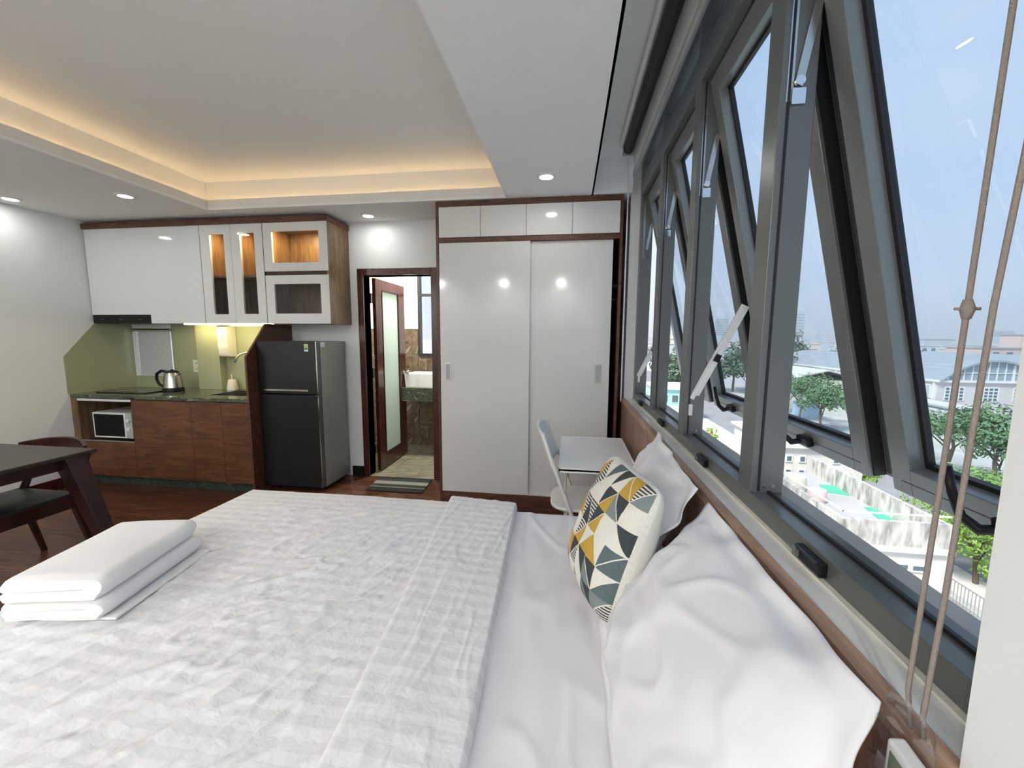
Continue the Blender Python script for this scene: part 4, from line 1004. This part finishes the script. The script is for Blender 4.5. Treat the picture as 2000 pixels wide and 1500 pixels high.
# towels
def towel(name, c, ang, L_, W_, H_, seed, label):
    """folded towel: spiral-like profile in the width plane, extruded along its length"""
    prof = []
    layers = 2; th = H_/layers
    # closed outline of a zig-zag fold with rounded noses
    outer = []
    def nose(cx, cz, r, a0, a1, k=7): return [(cx+r*cos(a0+(a1-a0)*i/k), cz+r*sin(a0+(a1-a0)*i/k)) for i in range(k+1)]
    r = H_/2*.98
    outer += nose(-W_/2+r, H_/2, r, pi*1.5, pi*.5, 9)
    outer += [(-W_/6, H_*1.01), (W_/6, H_*1.01)]
    r3 = th/2*.96
    outer += nose(W_/2-r3, th*1.5, r3, pi*.5, -pi*.5, 7)
    outer += [(W_/2-r3*1.3, th*1.0), (-W_*.30, th*1.03), (-W_*.33, th*1.0), (-W_*.30, th*.97), (W_/2-r3*1.3, th*.985)]
    outer += nose(W_/2-r3*.8, th*.5, r3, pi*.5, -pi*.5, 7)
    outer += [(W_/6, 0), (-W_/6, 0)]
    outer = [(-x, z) for x, z in outer][::-1]
    M_ = Matrix.Translation(c) @ Matrix.Rotation(ang, 4, 'Z')
    n = len(outer); K = 26; vs_ = []; fs = []
    for k in range(K+1):
        t = k/K*2-1; y = t*L_/2; q_ = max(0, abs(t)-.86)/.14; e_ = sqrt(max(0, 1-.45*q_*q_))
        for (x, z) in outer:
            b = .008*N(x*6+seed, y*5, z*9+seed)
            cr_ = 1+.13*(1-(2*x/W_)**2)
            vs_.append((x*(1-.05*q_*q_+.02*N(y*4, seed, 0))+b, y+.012*N(x*9, z*20, seed), max(0, (H_/2+(z-H_/2)*e_)*cr_*(1+.06*N(y*3+seed, x*4, 1))+(b if z > .004 else -H_/2*(1-e_)))))
    for k in range(K):
        for i in range(n): fs.append((k*n+i, k*n+(i+1) % n, (k+1)*n+(i+1) % n, (k+1)*n+i))
    fs += [list(range(n)), list(range(K*n, K*n+n))[::-1]]
    o = MB(M_).add(vs_, fs).build(name, TOWELM, None, smooth=True)
    o.data.set_sharp_from_angle(angle=radians(50))
    return tag(o, label, 'towel', 'folded white towels')
TA = radians(10)
towel('bath_towel', (-1.572, 1.150, ZBED+.026), TA, .425, .305, .060, 2.0, 'folded white bath towel at the bottom of the pile')
towel('bath_towel', (-1.568, 1.145, ZBED+.090), TA+.025, .415, .292, .066, 6.5, 'folded white bath towel on top of the pile')
lay = MB(Matrix.Translation((-1.555, 1.160, ZBED+.016)) @ Matrix.Rotation(TA-.02, 4, 'Z'))
lay.box(-.155, .160, -.205, .205, 0, .009)
tag(lay.build('bath_mat_towel', TOWELM, None, .004), 'thin white towel laid flat under the towel pile', 'towel', 'folded white towels')

# ------------------------------------------------------------------ outside
G = -11.0
GROUND = mat('pale_paving', (.50, .49, .46), .9, var=(.25, .15))
LAWN = mat('lawn_green', (.20, .36, .055), .95, var=(3, .25)); ROAD = mat('asphalt', (.23, .235, .25), .9, var=(.4, .12))
PLASTER = mat('white_render', (.66, .65, .61), .85, var=(.9, .08)); STAIN = mat('weathered_render', (.48, .47, .43), .9, var=(1.6, .5, (3, 3, .8)))
PINKW = mat('pale_pink_render', (.66, .60, .58), .85, var=(.5, .06)); CREAMB = mat('cream_render', (.78, .74, .62), .85)
DECK = mat('grey_roof_deck', (.40, .40, .40), .9, var=(.5, .1)); GREENMAT = mat('green_mat', (.08, .46, .30), .9)
EXTGL = mat('dark_outdoor_glass', (.10, .15, .17), .08); ROOFG = mat('grey_sheet_roof', (.33, .35, .37), .6, var=(.3, .1, (8, 1, 1)))
ROOFW = mat('pale_sheet_roof', (.66, .65, .61), .6, var=(.3, .08)); BRICK = mat('pink_paver', (.52, .33, .26), .9, rnd=.12)
RAILW = mat('white_railing', (.78, .78, .74), .5); RAILG = mat('grey_railing', (.30, .31, .32), .5); BARK = mat('bark', (.13, .10, .075), .95)
TURQ = mat('turquoise_render', (.36, .68, .66), .85)
def leafm(name, c):
    m, n, b = _new(name); setp(b, Roughness=.6, **{'Base Color': rgba(c)})
    oi = n.nodes.new('ShaderNodeTexNoise'); oi.inputs['Scale'].default_value = 1.2; tc = n.nodes.new('ShaderNodeTexCoord'); n.links.new(tc.outputs['Object'], oi.inputs['Vector'])
    mr = n.nodes.new('ShaderNodeMapRange'); mr.inputs[3].default_value = .55; mr.inputs[4].default_value = 1.5; n.links.new(oi.outputs[0], mr.inputs[0])
    hs = n.nodes.new('ShaderNodeHueSaturation'); hs.inputs['Color'].default_value = rgba(c); n.links.new(mr.outputs[0], hs.inputs['Value']); n.links.new(hs.outputs[0], b.inputs['Base Color'])
    return m
LEAF1 = leafm('bright_leaf', (.22, .38, .06)); LEAF2 = leafm('street_leaf', (.15, .25, .11)); LEAF3 = leafm('dark_leaf', (.085, .145, .085))

gr = tag(B('ground', GROUND, None, -900, 1400, -60, 1700, G-.3, G), kind='structure')
tag(B('road', ROAD, None, 21.5, 30.5, -20, 160, G, G+.03), kind='structure')
tag(B('lawn', LAWN, None, 14.2, 16.95, 8, 40, G, G+.05), kind='structure')
pv = tag(B('brick_path', GROUT, None, 17.0, 18.2, 13.5, 26.0, G, G+.04), kind='structure')
bmx = None
for i in range(4):
    for j in range(25):
        c = Vector((17.0+.02+.29*i+.14, 13.6+.49*j+(.24 if i % 2 else 0), G+.05))
        if bmx is None: o = MB().box(c.x-.138, c.x+.138, c.y-.238, c.y+.238, G+.04, G+.06).build('brick', BRICK, pv); bmx = o.data
        else: place('brick', bmx, c, pv)
fe = thing('garden_fence', (18.4, 20, G), 'low grey railing fence beside the brick path below', 'fence')
pk = None
for i in range(70):
    c = Vector((18.4, 14.0+.17*i, G+.55))
    if pk is None: o = MB().box(c.x-.012, c.x+.012, c.y-.012, c.y+.012, G+.05, G+1.05).build('picket', RAILG, fe); pk = o.data
    else: place('picket', pk, c, fe)
for i in range(6): B('post', RAILG, fe, 18.36, 18.44, 14.0+2.4*i-.04, 14.0+2.4*i+.04, G, G+1.2)
for zz in (.10, 1.02): B('rail', RAILG, fe, 18.385, 18.415, 13.9, 26.2, G+zz, G+zz+.04)

def facade(t, wins, m=EXTGL, fm=RAILW):
    """wins: (face, fixed, a0, a1, z0, z1) face 'y' looks to -y, 'x' looks to -x"""
    for f, k, a0, a1, z0, z1 in wins:
        if f == 'y':
            w_ = B('window', fm, t, a0, a1, k-.05, k, z0, z1); MB().box(a0+.06, a1-.06, k-.055, k-.045, z0+.06, z1-.06).build('pane', m, w_)
        else:
            w_ = B('window', fm, t, k-.05, k, a0, a1, z0, z1); MB().box(k-.055, k-.045, a0+.06, a1-.06, z0+.06, z1-.06).build('pane', m, w_)

# near white annexe with roof terrace
an = thing('annexe_building', (11.6, 19, G), 'white flat-roofed annexe with stained parapet just below the window', 'building')
B('wall', PLASTER, an, 9.9, 13.4, 15.5, 23.6, G, -6.1)
B('cornice', PLASTER, an, 9.78, 13.52, 15.38, 23.6, -6.1, -5.93)
B('roof_deck', DECK, an, 10.05, 13.25, 15.65, 23.6, -5.93, -5.88)
B('parapet', STAIN, an, 9.9, 13.4, 15.5, 15.65, -5.93, -5.02)
B('parapet', STAIN, an, 9.9, 10.05, 15.65, 23.6, -5.93, -5.02)
B('parapet', STAIN, an, 13.25, 13.4, 15.65, 23.6, -5.93, -5.02)
facade(an, [('y', 15.5, 11.55, 12.2, -6.80, -6.52), ('y', 15.5, 12.25, 12.85, -6.82, -6.54)])
for zz in (-4.78, ): B('handrail', RAILW, an, 9.94, 10.0, 15.5, 23.6, zz, zz+.04); B('handrail', RAILW, an, 9.94, 13.4, 15.54, 15.60, zz, zz+.04)
for x0, x1, y0, y1, l in ((12.3, 13.2, 20.6, 21.6, 'green mat on the annexe terrace, farther one'), (12.6, 13.2, 17.4, 18.9, 'green mat on the annexe terrace, nearer one')):
    tag(MB().prism([(x0, y0), (x1, y0-.3), (x1, y1), (x0+.3, y1)], 'z', -5.88, -5.84).build('terrace_mat', GREENMAT), l, 'mat', 'terrace mats')
for x, y, r, h, m_, l in ((11.0, 20.6, .42, .75, CREAMB, 'cream water barrel on the annexe terrace'), (11.25, 19.4, .38, .55, mat('pink_tub', (.80, .62, .60), .5), 'pink tub on the annexe terrace'), (10.5, 21.4, .30, .6, mat('blue_tub', (.35, .55, .72), .5), 'blue tub on the annexe terrace')):
    tag(MB().lathe([(r*.85, 0), (r, h*.3), (r, h*.7), (r*.92, h), (r*.8, h), (r*.75, h*.9)], (x, y, -5.88), 18).build('water_tub', m_, smooth='auto'), l, 'tub')
# outside stair with white rails
sr = thing('outdoor_stair', (14.2, 18, G), 'white railed outdoor stair climbing beside the annexe', 'stair')
for i in range(26):
    zz = G+.2*(i+1); yy = 15.8+.28*i
    B('tread', RAILW, sr, 13.45, 14.45, yy, yy+.27, zz-.05, zz)
    if i % 2 == 0: B('baluster', RAILW, sr, 14.40, 14.44, yy+.1, yy+.14, zz, zz+.95)
for dz in (.3, .6, .95): MB().bar((14.42, 15.8, G+.2+dz), (14.42, 23.1, G+5.4+dz), .04, .04).build('rail', RAILW, sr)
MB().bar((13.50, 15.8, G+.1), (13.50, 23.1, G+5.3), .06, .2).build('stringer', RAILW, sr); MB().bar((14.45, 15.8, G+.1), (14.45, 23.1, G+5.3), .06, .2).build('stringer', RAILW, sr)
# school block behind the annexe
sc = thing('school_block', (13.4, 26, G), 'white school block with small square windows behind the annexe', 'building')
B('wall', PLASTER, sc, 12.1, 16.5, 24.6, 31, G, -4.75); B('roof', ROOFW, sc, 11.9, 16.7, 24.4, 31.2, -4.75, -4.6)
facade(sc, [('y', 24.6, x, x+.36, z, z+.40) for x in (12.45, 13.15, 14.9) for z in (-5.6, -6.4)])
ww = thing('courtyard_wall', (9, 27, G), 'long white courtyard wall left of the annexe', 'wall'); B('panel', PLASTER, ww, 6.0, 11.8, 26.0, 26.3, G, -6.4); B('coping', PLASTER, ww, 5.9, 11.9, 25.9, 26.4, -6.4, -6.25); tw_ = thing('courtyard_terrace', (8, 35, G), 'white paved terrace behind the courtyard wall', 'terrace'); B('slab', PLASTER, tw_, 4.6, 11.8, 26.4, 44, G, -6.7); B('paving', GROUND, tw_, 4.7, 11.7, 26.5, 43.9, -6.7, -6.6)
tb = thing('turquoise_building', (12, 70, G), 'small turquoise building far down the street', 'building'); B('wall', TURQ, tb, 13.5, 19, 64, 72, G, -6.4); B('roof', ROOFW, tb, 13.2, 19.3, 63.7, 72.3, -6.4, -6.1)
facade(tb, [('y', 64, 14.2+1.5*i, 15.2+1.5*i, -8.4, -7.2) for i in range(3)])
pf = thing('picket_fence', (10, 44, -6.6), 'white picket fence at the end of the courtyard terrace', 'fence'); pk = None
for i in range(28):
    c = Vector((7.2+.17*i, 43.8, -6.1))
    if pk is None: o = MB().box(c.x-.05, c.x+.05, c.y-.02, c.y+.02, -6.6, -5.6).build('picket', RAILW, pf); pk = o.data
    else: place('picket', pk, c, pf)
for zz in (-6.3, -5.85): B('rail', RAILW, pf, 7.1, 12, 43.82, 43.86, zz, zz+.06)
nb = thing('neighbour_tower', (1.6, 13, G), 'plain cream side wall of the neighbouring tower', 'building'); B('wall', CREAMB, nb, .95, 2.02, 11.5, 15, G, 9); B('coping', PLASTER, nb, .9, 2.08, 11.45, 15.05, 9, 9.2)

# trees
def tree(name, loc, h, rad, lm, label, group, nl=900, trunk=.16, leaf=.28, flat=.75, seed=1):
    rnd = random.Random(seed); t = thing(name, loc, label, 'tree', group); L0 = Vector(loc); ch = h-rad*flat*1.1
    tr = MB(); tr.tube([L0, L0+Vector((.05*h*rnd.uniform(-1, 1), .05*h*rnd.uniform(-1, 1), ch*.55)), L0+Vector((0, 0, ch))], [trunk, trunk*.75, trunk*.45], 8)
    for k in range(5):
        a = 2*pi*k/5+rnd.random(); q = L0+Vector((0, 0, ch*(.42+.08*k)))
        tr.tube([q, q+Vector((cos(a)*rad*.35, sin(a)*rad*.35, rad*.35)), q+Vector((cos(a)*rad*.7, sin(a)*rad*.7, rad*.6))], [trunk*.45, trunk*.3, trunk*.12], 6)
    tr.build('trunk', BARK, t)
    cr_ = MB(); C0 = L0+Vector((0, 0, ch)); vs_ = []; fs = []
    cl = [(Vector((rnd.gauss(0, .45)*rad, rnd.gauss(0, .45)*rad, rnd.gauss(0, .35)*rad*flat)), rnd.uniform(.3, .5)*rad) for _ in range(16)]
    for k in range(nl):
        c, r = cl[k % 16]; d = Vector((rnd.gauss(0, 1), rnd.gauss(0, 1), rnd.gauss(0, .8))).normalized()*r*rnd.uniform(.6, 1.05)
        p = C0+c+d; nrm = (d.normalized()+Vector((rnd.uniform(-.7, .7), rnd.uniform(-.7, .7), rnd.uniform(-.2, .9)))).normalized()
        u = nrm.orthogonal().normalized(); u.rotate(Matrix.Rotation(rnd.random()*6.28, 3, nrm)); v = nrm.cross(u); s_ = leaf*rnd.uniform(.6, 1.3)
        o = len(vs_); vs_ += [p-u*s_, p-v*s_*.45+nrm*s_*.12, p+u*s_, p+v*s_*.45+nrm*s_*.12]; fs.append((o, o+1, o+2, o+3))
    cr_.add(vs_, fs).build('crown', lm, t, fixn=False)
    return t
tree('garden_tree', (20.9, 22.6, G), 5.4, 2.3, LEAF1, 'bright green garden tree nearest below, beyond the railing fence', 'garden trees', 5200, .12, .11, 1.0, 3)
tree('garden_tree', (23.8, 27.0, G), 5.8, 2.6, LEAF1, 'bright green garden tree just behind the nearest one', 'garden trees', 3200, .12, .14, 1.0, 4)
tree('garden_tree', (19.2, 31.0, G), 5.5, 2.0, LEAF1, 'bright green garden tree behind the outdoor stair', 'garden trees', 1200, .12, .20, 1.0, 5)
k = 0
for (x, y, h, r) in ((34.2, 36.5, 6.4, 2.6), (34.6, 41.5, 6.6, 2.9), (34.0, 47.0, 6.2, 2.6), (34.6, 53, 6.6, 2.9), (34.2, 59.5, 6.3, 3.0), (34.8, 66, 7.0, 3.2), (34.5, 73, 7, 3.2), (34.2, 31.0, 6.4, 2.8)):
    k += 1; tree('street_tree', (x, y, G), h, r, LEAF2, '%s spreading street tree along the pale wall, counted from the near end' % ('second', 'third', 'fourth', 'fifth', 'sixth', 'seventh', 'eighth', 'first')[k-1], 'street trees along the wall', 2600, .17, .20, .55, 20+k)
for (x, y, h, r) in ((38, 100, 11, 5), (47, 108, 13, 5), (60, 122, 14, 6), (76, 120, 13, 6), (96, 124, 12, 7), (27, 104, 10, 5), (22, 88, 8, 4)):
    k += 1; tree('far_tree', (x, y, G), h, r, LEAF3, 'dark hazy tree beyond the street, %s' % ('behind the pale roof shed on its left', 'straight behind the pale roof shed', 'behind the left arched roof', 'behind the middle arched roof', 'rightmost behind the arched roofs', 'left of the pale roof shed', 'smallest, at the street end')[k-9], 'far trees beyond the street', 1500, .3, .5, .75, 20+k)
# flower bed on the courtyard terrace
for i, (x, y, c) in enumerate(((8.1, 30.8, (.75, .30, .24)), (9.0, 30.2, (.80, .58, .15)), (10.6, 31.2, (.30, .45, .08)), (7.0, 31.6, (.34, .5, .1)), (9.9, 30.4, (.78, .42, .22)))):
    tree('flower_shrub', (x*1.0, y, -6.6), 1.35, .5, leafm('shrub_bloom_%d' % i, c), ['red flowering shrub on the courtyard terrace', 'yellow flowering shrub on the courtyard terrace', 'right green shrub on the courtyard terrace', 'left green shrub on the courtyard terrace', 'orange flowering shrub on the courtyard terrace'][i], 'terrace shrubs', 260, .04, .12, .9, 60+i)
# pale compound wall
cw_ = thing('compound_wall', (45, 60, G), 'pale compound wall behind the street trees', 'wall'); B('panel', PLASTER, cw_, 44.6, 45.0, 25, 78, G, -7.3); B('coping', PLASTER, cw_, 44.5, 45.1, 25, 78, -7.3, -7.1)
sg = tag(B('pavement', PLASTER, None, 30.5, 36, -20, 160, G, G+.12), kind='structure')

# vaulted warehouse
wh = thing('vaulted_warehouse', (62, 75, G), 'large warehouse with three arched roofs and gridded windows', 'warehouse')
WX0, WY0_, WLEN, SPAN, RISE, ZE = 52.0, 65.0, 45.0, 13.0, 2.9, -4.3
B('wall', PINKW, wh, WX0, WX0+3*SPAN, WY0_, WY0_+WLEN, G, ZE-.3); B('eave_band', RAILW, wh, WX0-.3, WX0+3*SPAN+.3, WY0_-.3, WY0_+WLEN, ZE-.3, ZE)
for v in range(3):
    a0 = WX0+v*SPAN; pts = []; NA = 14
    for i in range(NA+1): tt = i/NA*2-1; pts.append((a0+SPAN*i/NA, ZE+RISE*(1-tt*tt)))
    inn = [(x, z-.25) for x, z in pts][::-1]
    rf = MB().prism(pts+inn, 'y', WY0_-.5, WY0_+WLEN).build('vault_roof', ROOFG, wh)
    MB().prism([(x, z-.26) for x, z in pts], 'y', WY0_-.05, WY0_+.1).build('lunette', mat('lunette_glass_%d' % v, (.30, .36, .40), .3), wh)
    for i in range(1, 13):
        x = a0+SPAN*i/13; tt = (i/13)*2-1; zt = ZE+RISE*(1-tt*tt)-.25
        if zt-ZE > .15: B('lunette_post', RAILW, wh, x-(.14 if i % 4 == 1 else .06), x+(.14 if i % 4 == 1 else .06), WY0_-.15, WY0_-.05, ZE, zt)
    B('lunette_bar', RAILW, wh, a0+1.4, a0+SPAN-1.4, WY0_-.14, WY0_-.06, ZE+1.0, ZE+1.1)
gp = None
for i in range(9):
    x0 = WX0+.9+4.2*i; w_ = B('window', RAILW, wh, x0, x0+2.5, WY0_-.08, WY0_, ZE-2.9, ZE-.9)
    for a in range(4):
        for b in range(4):
            MB().box(x0+.12+.58*a, x0+.52+.58*a, WY0_-.10, WY0_-.07, ZE-2.8+.47*b, ZE-2.48+.47*b).build('pane', EXTGL, w_)
for i in range(12):
    y0 = WY0_+1.0+3.6*i; w_ = B('window', RAILW, wh, WX0-.08, WX0, y0, y0+2.6, ZE-2.7, ZE-.7); MB().box(WX0-.12, WX0-.06, y0+.2, y0+2.4, ZE-2.5, ZE-.9).build('pane', mat('pale_shutter_%d' % i, (.52, .50, .50), .6), w_)
    B('pilaster', RAILW, wh, WX0-.2, WX0, y0-.75, y0-.35, G, ZE-.3)
an2 = thing('warehouse_porch', (50.5, 70, G), 'low pale lean-to in front of the arched warehouse', 'building'); B('wall', PINKW, an2, 48.5, 51.5, 58, 80, G, -7.4); B('roof', ROOFW, an2, 48.2, 51.5, 57.7, 80.3, -7.4, -7.15)
facade(an2, [('x', 48.5, 60+3.5*i, 61.8+3.5*i, -9.2, -7.9) for i in range(5)])
# left low shed with a pale roof
sh = thing('pale_roof_shed', (33, 78, G), 'long shed with a pale pitched roof behind the street', 'shed')
B('wall', CREAMB, sh, 38, 52, 78, 92, G, -5.9); MB().prism([(37.4, -6.0), (45, -4.0), (52.6, -6.0), (52.6, -6.2), (45, -4.2), (37.4, -6.2)], 'y', 77.4, 92.6).build('roof', ROOFW, sh)
for i in range(5): w_ = B('window', RAILW, sh, 39.5+2.4*i, 41+2.4*i, 77.95, 78, -8.5, -7.2); MB().box(39.6+2.4*i, 40.9+2.4*i, 77.92, 77.96, -8.4, -7.3).build('pane', EXTGL, w_)
sh2 = thing('blue_stall', (37.5, 76, G), 'small pale blue stall beside the street', 'stall'); B('body', mat('pale_blue_panel', (.45, .62, .75), .6), sh2, 36.6, 39.0, 68.5, 71.5, G, -8.6); B('roof', ROOFW, sh2, 36.3, 39.3, 68.2, 71.8, -8.6, -8.4)

# far city
rr = random.Random(5)
fcm = [mat('far_render_%d' % i, c, .9) for i, c in enumerate(((.62, .60, .58), (.66, .50, .44), (.55, .60, .62), (.70, .66, .58), (.48, .52, .55)))]
used = []
FN = ('grey', 'brick red', 'blue grey', 'cream', 'slate grey')
for i in range(110):
    D = rr.uniform(120, 620); az = radians(rr.uniform(9, 52)); x, y = D*sin(az), D*cos(az)
    if x < 115 and y < 135: continue
    wx, wy = rr.uniform(7, 22), rr.uniform(7, 20)
    if any(x < q[1]+1.5 and x+wx > q[0]-1.5 and y < q[3]+1.5 and y+wy > q[2]-1.5 for q in used): continue
    used.append((x, x+wx, y, y+wy)); hgt = rr.uniform(4, 9.5)+(rr.random() < .12)*rr.uniform(3, 8)
    ci = rr.randrange(5); t = thing('far_building', (x, y, G), 'small hazy %s building in the %s of the city' % (FN[ci], 'nearer roofs' if D < 250 else 'middle distance' if D < 430 else 'far distance'), 'building', 'hazy far city buildings')
    B('wall', fcm[ci], t, x, x+wx, y, y+wy, G, G+hgt); B('roof', rr.choice((ROOFG, ROOFW, fcm[1])), t, x-.3, x+wx+.3, y-.3, y+wy+.3, G+hgt, G+hgt+.35)
    if D < 330:
        for k in range(int(wx//4)): B('window', EXTGL, t, x+1+4*k, x+2.8+4*k, y-.08, y, G+hgt-2.6, G+hgt-1.2)
for (x, y, wx, h, l) in ((480, 985, 34, 62, 'tall hazy tower left on the skyline'), (640, 1040, 20, 40, 'slim hazy tower right of the tall one on the skyline'), (300, 900, 26, 46, 'hazy tower farthest left on the skyline'), (900, 1010, 40, 24, 'wide low hazy block right on the skyline')):
    t = thing('far_tower', (x, y, G), l, 'tower'); B('wall', fcm[4], t, x, x+wx, y, y+26, G, h); B('roof_block', fcm[2], t, x+wx*.3, x+wx*.7, y+6, y+20, h, h+6)
    for k in range(8): B('window_band', EXTGL, t, x+1, x+wx-1, y-.3, y, 8+k*(h-12)/8, 8+k*(h-12)/8+(h-12)/16)

# thin haze over the city
hz_m = bpy.data.materials.new('city_haze'); hz_m.use_nodes = True; n = hz_m.node_tree; n.nodes.clear()
o_ = n.nodes.new('ShaderNodeOutputMaterial'); vsn = n.nodes.new('ShaderNodeVolumeScatter'); vsn.inputs['Color'].default_value = (.88, .93, 1, 1); vsn.inputs['Density'].default_value = .0011
n.links.new(vsn.outputs[0], o_.inputs['Volume'])
HAZE = True
if HAZE:
    hz = tag(MB().box(24, 1300, 22, 1600, G-.2, 60).build('haze', hz_m), 'thin bluish haze lying over the far city', 'haze', kind='stuff')
